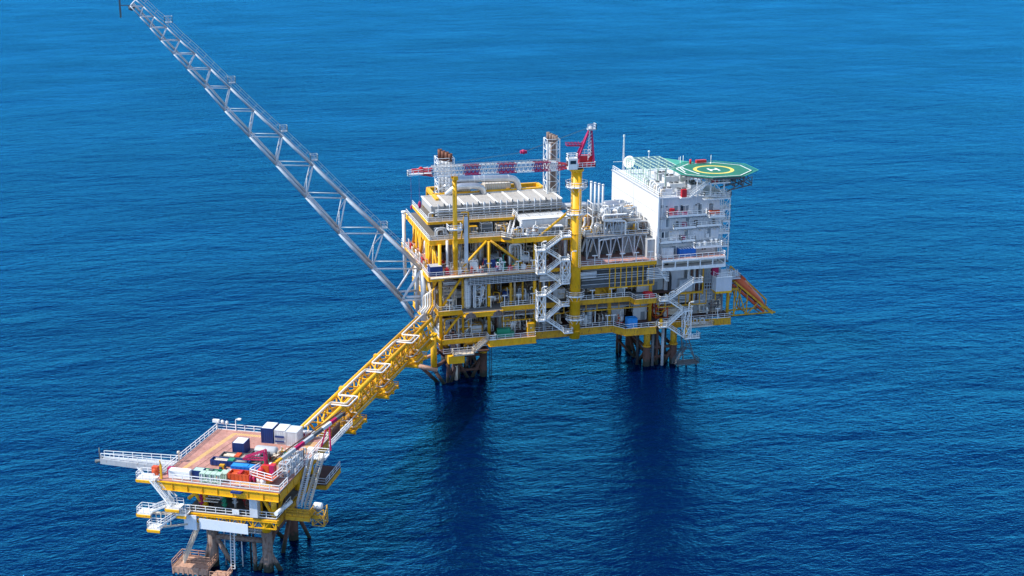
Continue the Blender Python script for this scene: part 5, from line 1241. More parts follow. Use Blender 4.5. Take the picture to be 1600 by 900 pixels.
# ================================================================== FOOTBRIDGE
A0 = (27.2+.6, 273.3-.4); D = (.495, .869); Nn = (.869, -.495); BL = 79.0; BW = 3.9
def bridge_xf(p): return (A0[0]+D[0]*p[0]+Nn[0]*p[1], A0[1]+D[1]*p[0]+Nn[1]*p[1], p[2])
XF = bridge_xf
zt, zb = 20.3, 15.0
br = thing('footbridge', 'long yellow lattice footbridge with white pipe loops joining the two platforms', 'bridge', (40, 0, 15))
bays = 13
for v in (0, BW):
    part('top_chord', MB().tube((-1,v,zt), (BL,v,zt), .48, n=12), 'yellow', br)
    part('bottom_chord', MB().tube((4,v,zb), (BL-2,v,zb), .4, n=12), 'yellow', br)
    m = MB()
    for k in range(bays+1):
        u = 4+(BL-7)*k/bays; m.tube((u,v,zb), (u,v,zt), .22, n=8)
        if k < bays:
            u2 = 4+(BL-7)*(k+1)/bays; m.tube((u,v,zb if k%2 else zt), (u2,v,zt if k%2 else zb), .26, n=8)
    part('side_bracing', m, 'yellow', br)
for z in (zt, zb):
    m = MB()
    for k in range(bays+1):
        u = 4+(BL-7)*k/bays; m.tube((u,0,z), (u,BW,z), .2, n=8)
        if k < bays: u2 = 4+(BL-7)*(k+1)/bays; m.tube((u,0 if k%2 else BW,z), (u2,BW if k%2 else 0,z), .16, n=8)
    part('lateral_bracing', m, 'yellow', br)
part('walkway_grating', MB().box(2,BL-1,.5,BW-.4,zb+.4,zb+.5), 'yellow_old', br)
part('walkway_rail', MB().rail([(2,BW-.5,zb+.5),(2,BW-.52,zb+.5)],w=.05).rail([(2,.6,zb+.5),(BL-1,.6,zb+.5)], w=.09).rail([(2,BW-.5,zb+.5),(BL-1,BW-.5,zb+.5)], w=.09), 'beige', br)
# expansion loops lying on top and hanging over the near side
def loopline(v, z, outs, r, c, depth, du):
    pts = [(0,v,z)]
    for u in outs: pts += [(u,v,z),(u,v+depth,z),(u+du,v+depth,z),(u+du,v,z)]
    pts += [(BL+1,v,z)]
    part('loop_pipe', MB().pipe(pts, r*.85, 8, bend=.5), c, br)
loopline(1.3, zt+.75, (14,36,58), .27, 'beige', 3.6, 4.4)
loopline(.9, zt+.55, (13.3,35.3,57.3), .2, 'white', 4.8, 6.0)
for i, (v, z, r, c) in enumerate(((BW+.9,zb+.9,.24,'yellow'),(BW+1.6,zb+.9,.2,'beige'),(BW+1.3,zb+1.7,.15,'yellow_old'),(BW+.8,zb+2.2,.13,'beige'),(BW+2.0,zb+1.5,.14,'yellow'))):
    pts = [(2,v-1.2,z)]
    for u in (13.5,35.5,57.5): pts += [(u,v-1.2,z),(u,v+1.6-.2*i,z),(u+6-.3*i,v+1.6-.2*i,z),(u+6-.3*i,v-1.2,z)]
    pts += [(BL-1,v-1.2,z)]
    part('loop_pipe', MB().pipe(pts, r, 7, bend=.4), c, br)
for i, (v, z, r, c) in enumerate(((.8,zb+1.2,.22,'yellow_old'),(1.4,zb+1.4,.16,'yellow'),(2.2,zt-.8,.2,'yellow'),(3.0,zt-.9,.15,'beige'),(3.3,zb+2.8,.18,'yellow_old'))):
    part('pipe', MB().tube((2,v,z),(BL-1,v,z),r,n=8), c, br)
for u in (13, 35, 57):
    m = MB().box(u-.5,u+7.5,BW,BW+3.2,zb-.1,zb+.1).rail([(u-.5,BW,zb+.1),(u-.5,BW+3.2,zb+.1),(u+7.5,BW+3.2,zb+.1),(u+7.5,BW,zb+.1)], w=.1, h=1.0, sp=2.4)
    for du in (0,3.5,7): m.beam((u+du,BW,zb-.3),(u+du,BW+3.4,zb-.3),.35,.45)
    part('loop_platform', m, 'yellow', br)
for u in (24, 47): part('joint_box', MB().box(u-.6,u+.6,-.6,.6,zt-.6,zt+.6), 'yellow', br)
m = MB().box(72,BL-1,-.6,BW+1,zb-1.4,zb-.2); m.tube((70,-.4,zb),(76,-.4,12),.3); part('end_bearing', m, 'yellow', br)
# portal at the well end
m = MB()
for k in range(7): m.pipe([(3+k*.7,BW+.3,zb+.2),(3+k*.7,BW+1.8,zb+1+.3*(k%3)),(3.4+k*.7,BW+1.8,zt-1)], .17, 6)
part('end_pipework', m, 'jacket', br)
XF = None
# pipework where the bridge reaches the yellow platform
for i in range(6):
    m = MB().pipe([(68+.5*i,346-.7*i,20.6),(70+.5*i,349-.7*i,20.6+.3*i),(70+.5*i,349-.7*i,24+.6*i),(74,350-.7*i,24+.6*i)], .22+.04*(i%2), 8, bend=.8)
    solo('bridge_end_pipe', m, ('beige','white','lgrey','beige','yellow','jacket_pale')[i], '%s pipe, %s from the back where the footbridge meets the yellow platform' % (('cream','white','grey','cream','yellow','rusty')[i], ORD[i]), 'pipe')
# ================================================================== WELL PLATFORM
OW = (-2.2, 255.4); UX = (.891, -.454); UY = (.454, .891)
def wxf(p): return (OW[0]+UX[0]*p[0]+UY[0]*p[1], OW[1]+UX[1]*p[0]+UY[1]*p[1], p[2])
XF = wxf
ZW = 20.0
wj = thing('wellhead_jacket', 'weathered brown and cream jacket legs of the near wellhead platform with a boat landing', 'platform legs', (13, 10, 0))
for u in (8.6, 20.2):
    for v in (4.6, 18.6):
        leg = part('leg', MB().tube((u,v,-6), (u,v,8.6), 1.05, n=16), 'jacket_pale' if v < 10 else 'jacket', wj)
        part('pile_stub', MB().tube((u,v,8.6), (u,v,13.6), .95, n=16), 'yellow', leg, 'yellow painted top of the leg')
def B(a, b, r=.5, m='jacket_pale'): part('brace', MB().tube(a, b, r), m, wj)
B((8.6,4.6,6.4),(20.2,4.6,6.4),.55); B((8.6,18.6,6.4),(20.2,18.6,6.4),.5,'jacket'); B((8.6,4.6,6.4),(8.6,18.6,6.4)); B((20.2,4.6,6.4),(20.2,18.6,6.4),.5,'jacket')
B((8.6,4.6,7.5),(14,4.6,-2),.45); B((20.2,4.6,4.6),(17.4,4.6,-2),.5); B((20.2,4.6,4.6),(23.4,5.4,-2),.5); B((20.2,4.6,3.5),(20.2,12,9.2),.45,'jacket'); B((20.2,18.6,8),(20.2,11,-2),.45,'jacket'); B((20.2,18.6,8),(24,20,-2),.4,'jacket')
B((8.6,18.6,8),(20.2,18.6,-2),.45,'jacket'); B((8.6,4.6,7.5),(8.6,12,-2),.45); B((8.6,4.6,7.6),(6.6,4.0,-1),.4)
for u, v, r, c in ((17.6,4.2,.42,'jacket_pale'),(16,6,.2,'black'),(14.6,5,.12,'lgrey'),(18.2,9,.3,'black'),(12.4,6,.14,'grey'),(11,5,.12,'grey'),(15.4,9,.2,'jacket')):
    part('riser', MB().tube((u,v,-3), (u,v,12.5 if u != 17.6 else 6), r), c, wj)
m = MB().box(10,20,4.2,6,8.0,8.15).rail([(10,4.0,8.15),(20,4.0,8.15)], w=.12, toe=0); m.rail([(10,6,8.15),(20,6,8.15)], w=.12, toe=0)
part('walkway', m, 'lgrey', wj)
m = MB().box(2,9.6,-.4,4.4,1.2,1.6).box(2,9.6,-.5,-.38,.3,1.65)
for k in range(8): m.beam((2.2+k*1.03,-.4,-2),(2.2+k*1.03,-.4,1.3),.32)
m.rail([(9.6,4.4,1.6),(9.6,-.4,1.6)], w=.13); m.rail([(9,4.4,1.6),(2,4.4,1.6),(2,-.4,1.6)], w=.13); m.rail([(4,2.0,1.6),(9,2.0,1.6)], w=.12)
part('boat_landing', m, 'pinkpipe', wj)
m = MB().flight((3.6,1.6,1.6), (7.0,4.2,10.4), 1.3, (.5,-.8,0)); part('stair_flight', m, 'beige', wj)
m = MB().box(10.8,14.2,-2.4,.6,.9,1.1).rail([(14.2,.6,1.1),(14.2,-2.4,1.1),(10.8,-2.4,1.1)], w=.12); part('boat_landing', m, 'pinkpipe', wj)
m = MB()
for du in (0,.8): m.beam((13.4+du,2,1),(13.0+du,3.6,8.6),.16)
for k in range(14): m.beam((13.4,2+.11*k,1+.55*k),(14.2,2+.11*k,1+.55*k),.1)
part('ladder', m, 'lgrey', wj)
ws = thing('wellhead_platform', 'small near platform with pink-red open deck, yellow edge beams and white railings', 'platform', (13, 13, 12))
part('weather_deck', MB().prism([(0,0),(25.6,-.9),(26,26),(1.4,26)], ZW-.3, ZW), 'deck', ws)
part('edge_girder', MB().girder([(.2,-.1,ZW-.35),(25.4,-1.0,ZW-.35)], 1.7, .6), 'yellow', ws); part('edge_girder', MB().girder([(25.6,-.8,ZW-.35),(26,26,ZW-.35)], 1.6, .5), 'yellow_old', ws)
part('edge_girder', MB().girder([(.1,0,ZW-.35),(1.3,26,ZW-.35)], 1.5, .5), 'yellow', ws); part('edge_girder', MB().girder([(1.4,25.9,ZW-.35),(26,26,ZW-.35)], 1.5, .5), 'yellow', ws)
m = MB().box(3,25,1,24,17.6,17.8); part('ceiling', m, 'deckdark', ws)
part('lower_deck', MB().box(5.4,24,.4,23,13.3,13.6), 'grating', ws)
part('edge_girder', MB().girder([(5.2,.2,13.3),(24.4,.2,13.3)], .5, .4), 'yellow', ws)
m = MB(); trussface(m, 7.5, 24, .3, 11.4, 13.0, 7, .22); part('deck_truss', m, 'yellow', ws)
part('edge_girder', MB().girder([(24.4,.2,13.4),(24.4,23,13.4)], 1.2, .5), 'yellow_old', ws)
for u, v in ((8.6,2.6),(20.2,2.0),(23.4,1.2),(23.4,14),(8.6,20),(23.4,22)):
    part('column', MB().tube((u,v,12.6),(u,v,18.2),.55,n=12), 'yellow', ws)
for a, b in (((20.6,1.6,18),(23.2,1.2,13.8)),((5.4,2,15.4),(8.4,2.6,18)),((6.2,1.6,18),(8.4,2.4,14)),((23.4,3,13.8),(23.4,9,18)),((23.4,14,18),(23.4,20,13.8))): part('brace', MB().tube(a,b,.36), 'yellow', ws)
part('backing_wall', MB().box(8,23,8,8.3,13.6,17.6), 'wall_dark', ws)  # another dark backing, lower-deck shade put into its colour
for r in ([(1.4,26,ZW),(26,26,ZW)], [(1.4,26,ZW),(.2,2,ZW)], [(3.4,-.1,ZW),(25.6,-.95,ZW),(25.75,3,ZW)], [(25.8,7,ZW),(26,26,ZW)]):
    part('guard_rail', MB().rail(r, w=.12, h=1.3), 'rail', ws)
for r in ([(5.4,.4,13.6),(24.2,.4,13.6),(24.2,8,13.6)],): part('guard_rail', MB().rail(r, w=.11), 'rail', ws)
# hatched safety markings (short worn yellow bars) and joint lines in the deck
m = MB(); n = 46
for k in range(n):
    a = lerp((3.0,4.6),(6.0,24.6),k/n); m.add([(a[0]-.55,a[1],ZW+.004),(a[0]+.55,a[1]+.25,ZW+.004),(a[0]+.55,a[1]+.47,ZW+.004),(a[0]-.55,a[1]+.22,ZW+.004)], [(0,1,2,3)])
part('hatched_marking', m, 'ywarn', ws); m = MB()
for k in range(16):
    a = lerp((15.6,1.1),(23.4,1.4),k/16); m.add([(a[0],a[1]-.5,ZW+.004),(a[0]+.24,a[1]-.5,ZW+.004),(a[0]+.44,a[1]+.5,ZW+.004),(a[0]+.2,a[1]+.5,ZW+.004)], [(0,1,2,3)])
part('hatched_marking', m, 'ywarn', ws); m = MB()
for k in range(22):
    a = lerp((6.6,24.2),(17.5,23.9),k/22); m.add([(a[0],a[1]-.5,ZW+.004),(a[0]+.24,a[1]-.5,ZW+.004),(a[0]+.44,a[1]+.5,ZW+.004),(a[0]+.2,a[1]+.5,ZW+.004)], [(0,1,2,3)])
part('hatched_marking', m, 'ywarn', ws); m = MB()
for k in range(14):
    a = lerp((23.2,15.0),(23.7,23.4),k/14); m.add([(a[0]-.9,a[1],ZW+.004),(a[0]+.9,a[1]+.25,ZW+.004),(a[0]+.9,a[1]+.5,ZW+.004),(a[0]-.9,a[1]+.25,ZW+.004)], [(0,1,2,3)])
part('hatched_marking', m, 'ywarn', ws)
m = MB()
for a, b in (((5.0,5.5),(7.6,23)),((6.6,5.2),(9.0,23))): m.add([(a[0],a[1],ZW+.004),(a[0]+.12,a[1],ZW+.004),(b[0]+.12,b[1],ZW+.004),(b[0],b[1],ZW+.004)], [(0,1,2,3)])
part('deck_joint', m, 'jacket', ws)
# blank pale boards
for u0, u1, z0, z1, lb in ((5.3,7.9,10.0,13.1,'square blank pale blue board on the front of the wellhead platform'),(8.5,18.5,10.4,12.6,'long blank pale blue board on the front of the wellhead platform')):
    t = thing('signboard', lb, 'board', ((u0+u1)/2, -.4, z0))
    part('board', MB().add([(u0,-.5,z0),(u1,-.5,z0+(-.25 if u1>10 else 0)),(u1,-.5,z1+(-.35 if u1>10 else 0)),(u0,-.5,z1),(u0,-.35,z0),(u1,-.35,z0+(-.25 if u1>10 else 0)),(u1,-.35,z1+(-.35 if u1>10 else 0)),(u0,-.35,z1)], [(0,1,2,3),(7,6,5,4),(0,4,5,1),(1,5,6,2),(2,6,7,3),(3,7,4,0)]), 'pale', t)
    part('bracket', MB().beam((u0+.5,-.34,z1-.6),(u0+.5,.2,z1-.6),.15).beam((u1-.5,-.34,z1-.8),(u1-.5,.2,z1-.8),.15), 'grey', t)
# vent boom: grey gangway-like arm to the left
va = thing('vent_boom', 'grey railed boom reaching out to the left from the wellhead platform deck', 'boom', (0, 8.5, 18.6))
m = MB().prism([(-15.8,7.6),(.4,7.0),(.4,9.8),(-15.8,9.0)], 19.3, 19.45); m.beam((-16,7.6,19.0),(.4,7.0,18.6),.25,1.1); m.beam((-16,9,19.0),(.4,9.8,18.8),.25,.9)
for k in range(8): m.beam((-15.6+2*k,7.6,18.6),(-15.6+2*k,9,18.6),.15)
part('box_girder', m, 'grey', va)
part('guard_rail', MB().rail([(-15.8,9.0,19.45),(.4,9.8,19.45)], w=.1, toe=0).rail([(-15.8,7.6,19.45),(.4,7.0,19.45)], w=.1, toe=0), 'rail', va)
m = MB().beam((-8,7.4,18.6),(1.2,3.0,13.8),.3).beam((-8,9.2,18.6),(1.2,5.4,13.8),.3).beam((-4,7.4,18.6),(1.6,3.2,13.8),.25); part('stay', m, 'lgrey', va)
m = MB().tube((-16.4,8.2,18.2),(-16.4,8.2,21.6),.12).tube((-17.4,8.2,18.6),(-15.6,8.2,18.9),.35); m.beam((-17.2,7.8,18.4),(-16,8.9,19.4),.3); part('vent_tip', m, 'dgrey', va)
# side stairs on the left
sl = thing('side_stairs', 'white stairs and landings zigzagging down the left side of the wellhead platform', 'stairs', (-1, 0, 10))
def WL(u0,u1,v0,v1,z,rails=True):
    m = MB().box(u0,u1,v0,v1,z-.25,z)
    m.rail([(u1,v1,z),(u0,v1,z),(u0,v0,z),(u1,v0,z)], w=.085, sp=1.2, toe=.1); part('landing', m, 'rail', sl)
    part('edge_beam', MB().beam((u0,v0-.1,z-.5),(u1,v0-.1,z-.5),.25,.5).beam((u0-.1,v0,z-.5),(u0-.1,v1,z-.5),.25,.5), 'yellow', sl)
WL(-4,-.1,-.6,1.8,ZW); WL(2.4,5.2,-2.0,.2,15.0); WL(-3.4,-.6,-2.6,-.4,13.6); WL(-.6,2.0,-4.2,-2.2,11.4); WL(4.2,6.4,-1.6,.2,13.6)
for a, b in (((3.4,-1,15.0),(-.8,-.6,ZW)),((-1.0,-1.4,13.6),(2.6,-.4,15.0)),((1.4,-3.4,11.4),(5.0,-.9,13.6))):
    part('stair_flight', MB().flight(a, b, 1.1, (.2,.98,0)), 'rail', sl)
m = MB()
for u in (-1,0,1,2,3): m.beam((u,-1.5,11),(u,-1.5,13.4),.12)
m.beam((-1,-1.2,13.2),(6,-.4,13.2),.4); m.beam((1,-3,11.1),(6,-.4,11.1),.3)
part('support_frame', m, 'beige', sl)
solo('davit_post', MB().beam((.9,.2,ZW-1),(.9,.2,ZW+3.0),.35).beam((.9,.2,ZW+3),(1.2,-.6,ZW+4.2),.2), 'yellow', 'short yellow post at the near left corner of the wellhead deck', 'post')
for i, (u, v) in enumerate(((-1.6,1.2),(1.6,1.4))):
    t = thing('fire_hose_box', ('round red hose reel box outside the left rail','red cabinet just inside the near left corner of the wellhead deck')[i], 'box', (u,v,ZW))
    part('body', MB().box(u,u+1.2,v,v+1,ZW+.2,ZW+1.8).lathe((u+.6,v,ZW+1), [(.01,-.1),(.5,-.1),(.5,0)], 'y', 12), ('orangered','magenta')[i], t)
# right-hand stairs and side platforms
sr = thing('side_stairs', 'steep pale railed stairs down the right side of the wellhead platform', 'stairs', (27, 12, 13))
part('stair_flight', MB().flight((26.8,5.8,13.8),(26.8,13.4,21),.95,(1,0,0)), 'lgrey', sr); part('stair_flight', MB().flight((28.2,6.2,13.4),(28.2,15.8,ZW+.2),.9,(1,0,0)), 'beige', sr)
m = MB().box(26.1,29,15.4,18,ZW-.2,ZW).rail([(26.4,18,ZW),(29,18,ZW),(29,15.4,ZW)], w=.12); part('landing', m, 'rail', sr)
m = MB().box(25,30,3.0,5.8,13.2,13.5).rail([(25,3,13.5),(30,3,13.5),(30,5.8,13.5)], w=.12); m.beam((25,3,12.8),(30,3,12.8),.5,.8); part('landing', m, 'yellow_old', sr)
sp = thing('side_platform', 'dark decked yellow-edged balcony on the far right side of the wellhead platform', 'platform', (26, 24, 11))
m = MB().prism([(24,18),(28,18),(28,27),(24,27)], 13.0, 13.3); part('deck', m, 'deckdark', sp)
part('edge_girder', MB().girder([(24,18,13.0),(28,18,13.0),(28,27,13.0)], .9, .4), 'yellow_old', sp); part('guard_rail', MB().rail([(24,18,13.3),(28,18,13.3),(28,27,13.3)], w=.12), 'lgrey', sp)
m = MB().tube((25.5,-2.9,16.4),(25.5,.3,16.0),.42).tube((25.6,.9,15.9),(25.6,4.6,15.4),.42).tube((25.55,.2,16.02),(25.55,1.0,15.9),.2)
lr = thing('liferaft_rack', 'two pale tubular canisters end to end below the right corner of the wellhead deck', 'raft canister', (26,2,12)); part('canister', m, 'white', lr)
t = thing('liferaft_rack', 'white round raft canister in an open cage at the right side of the wellhead platform', 'raft canister', (31,6,12)); part('canister', MB().capsule((29.6,6,14.4), .7, 2, 'x'), 'white', t)
m = MB(); ladderframe(m, 29.8, 32.2, 4.6, 6.8, 10.8, 14.4, 1.8, .16); m.beam((26,4.8,12.6),(32,4.8,12.6),.5,.6); part('cage', m, 'yellow_old', t)
# lower deck equipment, well caissons
for i in range(10):
    u = 8+i*1.6; c = ('magenta','jacket','grey','green','lgrey','red','jacket','dgrey','beige','lgrey')[i]; v = 2.2+(i%3)*1.4
    m = MB().tube((u,v,13.6),(u,v,16.6),.3).lathe((u,v,14.6), [(.3,0),(.6,.05),(.6,.3),(.3,.35)], n=10).box(u-.35,u+.35,v-.35,v+.35,15.4,16.0).lathe((u,v-.7,15.7), [(.3,0),(.35,.05),(.3,.1)], 'y', 10)
    solo('wellhead', m, c, '%s wellhead valve tree, %s from the left on the shaded lower deck' % ({'magenta':'crimson','jacket':'brown','grey':'grey','green':'green','lgrey':'pale grey','red':'red','dgrey':'dark grey','beige':'cream'}[c], ORD[i]), 'wellhead', 'wellheads on the lower deck')
t = thing('cabinet', 'blue-grey upright cabinet hung at the front of the lower deck', 'cabinet', (19.6,0,13.6)); part('body', MB().box(19,20.6,-.3,1.2,13.8,17.6).box(18.8,22,-.5,1.4,17.6,17.9), 'lgrey', t)
t = thing('cabinet', 'small white box on the lower deck rail', 'cabinet', (15.5,0,13.8)); part('body', MB().box(15.2,16.6,.1,.4,13.9,14.9), 'white', t)
m = MB()
for k in range(3): m.box(9+.5*k,12+.5*k,.9,1.3,15.6+.6*k,15.75+.6*k)
solo('tray_or_backing', m, 'beige', 'cream stepped cable trays on the dark lower deck', 'tray')
t = thing('blue_cover', 'dark blue folded sheet over the front rail of the wellhead deck', 'cover', (18,-1,ZW)); part('sheet', MB().prism([(15.8,-1.5),(17.9,-1.6),(18.3,-.4),(16.2,-.4)], ZW-.9, ZW-.5).box(16.2,18.2,-.42,-.3,ZW-.6,ZW+.2), 'navy', t)
# cargo on the weather deck
crate('container', 'blue container with white roof standing alone left of centre on the pink deck', 'container', 10.0,12.4,13.8,16.8,ZW,2.6,'navy','marking')
crate('container', 'blue-sided white-topped container, leftmost of the three by the far rail', 'container', 13.3,15.8,21.0,24.4,ZW,3.2,'navy','marking')
crate('container', 'white container with dark bands, middle of the three by the far rail', 'container', 16.2,18.4,21.0,24.4,ZW,3.0,'lgrey','white')
solo('tarpaulin', MB().box(16.3,18.3,20.75,20.86,ZW+1.5,ZW+1.9).box(16.3,18.3,20.75,20.86,ZW+.5,ZW+.8), 'navy', 'dark bands strapped around the middle container by the far rail', 'straps')
crate('container', 'plain pale grey container, rightmost of the three by the far rail', 'container', 18.8,21.2,20.6,24,ZW,3.0,'lgrey','lgrey')
def basket(label, u0,u1,v0,v1,h,c, fill, fc, name='cargo_basket'):
    t = thing(name, label, 'basket', ((u0+u1)/2,(v0+v1)/2,ZW))
    w = .12; m = MB().box(u0,u1,v0,v1,ZW+.15,ZW+.3).box(u0,u1,v0,v0+w,ZW+.3,ZW+h).box(u0,u1,v1-w,v1,ZW+.3,ZW+h).box(u0,u0+w,v0+w,v1-w,ZW+.3,ZW+h).box(u1-w,u1,v0+w,v1-w,ZW+.3,ZW+h)
    k = u0+.4
    while k < u1: m.box(k,k+.12,v0-.05,v0,ZW+.2,ZW+h-.05); k += .8
    part('basket', m, c, t)
    r_ = random.Random(int(u0*10+v0)); m = MB(); n = max(3,int((v1-v0)/.45))
    for k in range(n):
        v = v0+.25+(v1-v0-.5)*k/(n-1); m.tube((u0+.3+r_.random()*.4,v,ZW+h-.25-.2*r_.random()),(u1-.3-r_.random()*1.2,v,ZW+h-.25-.2*r_.random()),.13,n=7)
    part('load', m, fill, t)
    m = MB().box(u0+(u1-u0)*.45,u0+(u1-u0)*.6,v0+.2,v1-.3,ZW+h-.3,ZW+h+.15); part('load', m, fc, t)
basket('long dark blue cargo basket full of cream pipes in the middle of the deck', 7.6,15.6,8.0,9.8,1.25,'navy','beige','green')
basket('dark blue basket of mixed gear behind the long dark blue one', 8.6,15.4,10.2,12.6,1.2,'dgrey','beige','orangered')
basket('bright blue covered basket right of the long dark blue one', 12.8,18.6,5.9,7.6,1.3,'blue','skyblue','skyblue')
solo('basket_cover', MB().box(12.9,18.5,6.0,7.5,ZW+1.2,ZW+1.32), 'skyblue', 'bright blue sheet spread over the bright blue basket', 'cover')
basket('open orange-red cargo basket near the front rail', 13.9,18.2,2.0,4.2,1.5,'orangered','orangered','red')
basket('low white rack between the bright blue and the orange-red baskets', 12.6,18.8,4.6,5.4,.9,'white','lgrey','white')
basket('green-topped rack behind the pale green cabinets', 7.0,12.2,3.2,4.4,1.1,'green','palegreen','dgrey')
basket('grey rack with steel parts under the red crane boom', 14.6,18.2,10.6,13.2,1.7,'dgrey','grey','lgrey')
t = thing('tarpaulin_heap', 'rounded grey tarpaulin heap behind the red crane', 'heap', (16.5,14.6,ZW)); part('sheet', MB().capsule((14.4,14.6,ZW+1.0), 1.2, 5, 'x', 12), 'grey', t)
crate('cabinet', 'dark blue box right of the white boxes at the front rail', 'box', 6.9,8.9,1.4,3.0,ZW,1.7,'navy','palegreen')
t = thing('white_tank', 'long white box with lifting points at the near left of the pink deck', 'tank', (4.5,1.4,ZW)); part('body', MB().box(2.2,6.6,.6,2.0,ZW+.1,ZW+1.7), 'white', t); part('lid', MB().box(2.3,4.3,.7,1.9,ZW+1.7,ZW+1.82).box(4.5,6.5,.7,1.9,ZW+1.7,ZW+1.82), 'marking', t)
for i in range(4):
    u = 8.9+i*1.1
    t = thing('cylinder_rack', 'pale green bottle rack, %s from the left at the front rail' % ORD[i], 'rack', (u,.4,ZW), 'pale green racks at the front rail')
    part('frame', MB().box(u,u+1.0,.1,1.5,ZW+1.8,ZW+1.95).beam((u+.05,.15,ZW),(u+.05,.15,ZW+1.8),.12).beam((u+.95,.15,ZW),(u+.95,.15,ZW+1.8),.12).box(u,u+1,.1,1.5,ZW,ZW+.12), 'palegreen', t)
    for k in range(2): part('cylinder', MB().capsule((u+.3+.4*k,.6,ZW+.12), .18, 1.6, 'z', 8), ('white','palegreen')[k], t)
crate('cabinet', 'pale green and tan box beside the pale green racks', 'box', 12.2,13.5,2.2,4.0,ZW,1.2,'palegreen','palegreen')
for i, (u, v, c) in enumerate(((19.4,14.8,'palegreen'),(20.6,13.6,'green'),(20.4,15.8,'palegreen'),(18.6,12.8,'beige'))): K('pump' if i%2 else 'valves', u, v, ZW, 1.8, 1.2, 1.3, c, 'cluster by the red crane, %s from left' % ORD[i], 'green', 'beige')
for i in range(4): K('frame', 23.2+.25*i, 5.4+i*2.2, ZW, 1.6, 1.8, 2.9, 'lgrey', '%s from the front along the right rail' % ORD[i], 'white', 'silver')
for i, (u,v) in enumerate(((20.1,2.5),(19.0,3.2),(21.2,2.0))): t = thing('drum', ('white drum nearest the red crane','white drum right of the orange-red basket','small grey drum at the front rail')[i], 'drum', (u,v,ZW)); part('body', MB().lathe((u,v,ZW), [(.01,0),(.55,0),(.58,.5),(.55,1.1),(.01,1.1)], n=12), ('white','white','lgrey')[i], t)
t = thing('hose_reel', 'crimson round hose reel at the right end of the orange-red basket', 'reel', (18.9,2.6,ZW)); part('reel', MB().lathe((18.5,2.4,ZW+.8), [(.01,0),(.8,0),(.8,.15),(.4,.2),(.4,.8),(.8,.85),(.8,1),(.01,1)], 'x', 14), 'magenta', t)
t = thing('fire_monitor', 'red reel at the right rail beside the hatched marking', 'reel', (25,13.5,ZW)); part('reel', MB().lathe((24.6,13,ZW+.8), [(.01,0),(.7,0),(.7,.15),(.35,.2),(.35,.8),(.7,.85),(.7,1),(.01,1)], 'y', 14).box(24.4,25.4,12.2,12.8,ZW,ZW+.9), 'red', t)
rg = random.Random(9)
GC = ('dgrey','beige','red','green','navy','lgrey','yellow_old','white','orangered','jacket_pale')
for k in range(22):
    u = 9+rg.random()*13; v = (5.7+rg.random()*1.2, 9.9+rg.random()*.5, 12.8+rg.random()*2, 4.3+rg.random()*.4)[k%4]; c = GC[k%10]; a = .35+rg.random()*.8
    if k % 3 == 0: m = MB().tube((u,v,ZW+.3),(u+1.2+a,v+.3,ZW+.3),.16+.1*a,n=8)
    elif k % 3 == 1: m = MB().box(u,u+a,v,v+.6*a+.2,ZW+.02,ZW+.4+a*.6)
    else: m = MB().lathe((u,v,ZW+.02),[(.01,0),(.3*a+.15,0),(.3*a+.15,.7*a+.2),(.01,.7*a+.25)],n=10)
    kind = ('tube','crate','drum')[k%3]
    solo('loose_'+kind, m, c, 'small %s %s among the near deck cargo, %s loose piece from front' % ({'dgrey':'dark grey','beige':'cream','navy':'dark blue','lgrey':'light grey','yellow_old':'yellow','orangered':'orange','jacket_pale':'brown'}.get(c,c), kind, (ORD+['seventeenth','eighteenth','nineteenth','twentieth','twenty-first','twenty-second'])[k]), kind, 'loose gear on the near deck')
# red deck crane of the wellhead platform
wc = thing('deck_crane', 'small red deck crane with its long grey and crimson boom lying over the deck', 'crane', (21.4, 4.5, ZW-4))
part('pedestal', MB().tube((21.6,2.6,ZW-4.5),(21.6,2.6,ZW+.6),.7,n=14), 'yellow_old', wc)
part('platform', MB().prism([(18.4,2.4),(23.6,.6),(24.2,4.6),(19.2,5.6)], ZW+1.2, ZW+1.45), 'orange', wc)
part('guard_rail', MB().rail([(19.2,5.6,ZW+1.45),(18.4,2.4,ZW+1.45),(23.6,.6,ZW+1.45),(24.2,4.6,ZW+1.45)], w=.12), 'rail', wc)
part('machinery', MB().box(20.2,21.7,3.5,4.8,ZW+1.5,ZW+2.9).box(22,23.0,3.2,4.6,ZW+1.5,ZW+3.3).lathe((20.4,3.2,ZW+2.2), [(.01,-.4),(.65,-.4),(.65,.4),(.01,.4)], 'y', 14), 'red', wc)
part('radiator', MB().box(20.6,21.9,3.2,3.38,ZW+1.7,ZW+3.2), 'orange', wc); part('counterframe', MB().box(22.2,23.1,2.8,2.98,ZW+1.7,ZW+3.5), 'magenta', wc)
m = MB()
for dv in (0,1.0): m.beam((20.6,5+dv,ZW+1.5),(20.4,5+dv,ZW+5.4),.3); m.beam((20.4,5+dv,ZW+5.4),(15.8,5.4+dv,ZW+3.4),.25); m.beam((20.4,5+dv,ZW+3.6),(15.8,5.4+dv,ZW+3.2),.2)
for k in range(6): m.beam((20.2-.75*k,5,ZW+4.8-.3*k),(20.2-.75*k,6.1,ZW+4.8-.3*k),.12)
part('gantry', m, 'magenta', wc)
bm0, bm1 = (22.0,5.0,ZW+2.6), (30.2,24.6,ZW+6.6)
def bseg(a, b, c, r=.34):
    m = MB(); p, q = lerp(bm0,bm1,a), lerp(bm0,bm1,b)
    m.beam(p, q, r*2, r*2); part('boom', m, c, wc)
for a, b, c in ((0,.12,'yellow_old'),(.12,.3,'grey'),(.3,.42,'magenta'),(.42,.55,'grey'),(.55,.68,'dgrey'),(.68,.8,'lgrey'),(.8,.88,'magenta'),(.88,.97,'dgrey')): bseg(a, b, c)
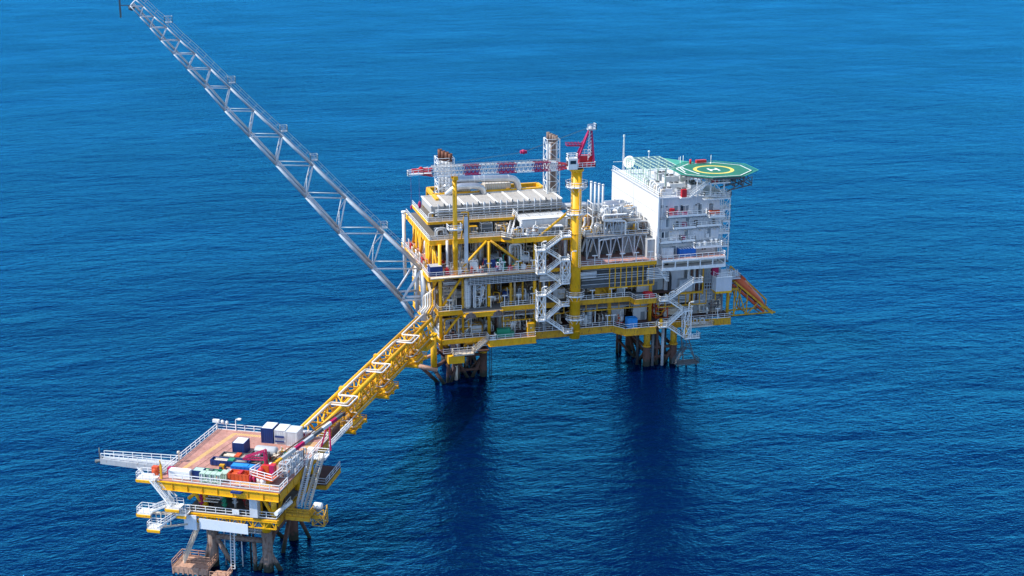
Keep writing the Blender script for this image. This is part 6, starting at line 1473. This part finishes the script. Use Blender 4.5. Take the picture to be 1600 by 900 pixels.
m = MB().beam(vadd(bm0,(-.6,0,.6)), vadd(bm1,(-.5,0,.5)), .2); m.beam(lerp(bm0,bm1,.97), vadd(bm1,(0,0,-.2)), .8); part('boom_tip', m, 'jacket', wc)
part('boom_rest', MB().beam((26.2,21,ZW),(27.6,21.4,ZW+5),.3).beam((28.6,20,ZW),(28.2,21,ZW+5),.3), 'magenta', wc)
# lamps and small posts on the far rail
lamp(5.6, 25.9, ZW, 'white hooked lamp on the far rail of the wellhead deck', 2.6, 1)
m = MB().box(-1.1+1.6,1.9,25.6,26.2,ZW+1.6,ZW+2.2).beam((1.2,26,ZW),(1.2,26,ZW+1.6),.2); m.lathe((2.6,26,ZW+1.4),[(.01,0),(.35,.1),(.35,.6),(.01,.8)],n=10).lathe((3.6,26,ZW+1.3),[(.01,0),(.3,.1),(.3,.6),(.01,.8)],n=10)
solo('navigation_light', m, 'white', 'white navigation light and beacons at the far left corner of the wellhead deck', 'light')
solo('navigation_light', MB().beam((.8,8.4,ZW),(.8,8.4,ZW+1.9),.2).lathe((.8,8.4,ZW+1.8),[(.01,0),(.4,.1),(.3,.5),(.01,.6)],n=10), 'beige', 'small beacon post where the grey boom leaves the deck', 'light')
m = MB().box(24.4,25.6,17.6,18.8,ZW+.1,ZW+1.0); solo('white_box', m, 'white', 'small white box at the far right rail of the pink deck', 'box')
for i, (u,v,c) in enumerate(((20.6,24.6,'magenta'),(22.2,24.8,'magenta'))): K('valves', u, v, ZW, 1.4, .8, 1.6, c, ('left','right')[i]+' one at the bridge end of the pink deck', 'magenta', 'white')
XF = None
# far side walkway at the bridge end
XF = bridge_xf
m = MB().box(-2,12,BW+1.6,BW+3.0,17.0,17.2).rail([(-2,BW+3,17.2),(12,BW+3,17.2)], w=.13); solo('walkway', m, 'rail', 'white railed walkway along the near side of the bridge end', 'walkway')
XF = None
for o in bpy.data.objects:
    if 'label' in o.keys() and not 4 <= len(o['label'].split()) <= 16 and 'category' in o.keys(): print('LONG', o.name, len(o['label'].split()), o['label'])
ls = {}
for o in bpy.data.objects:
    if 'category' in o.keys(): ls.setdefault(o['label'], []).append(o.name)
for k, v in ls.items():
    if len(v) > 1: print('DUP', v, k)
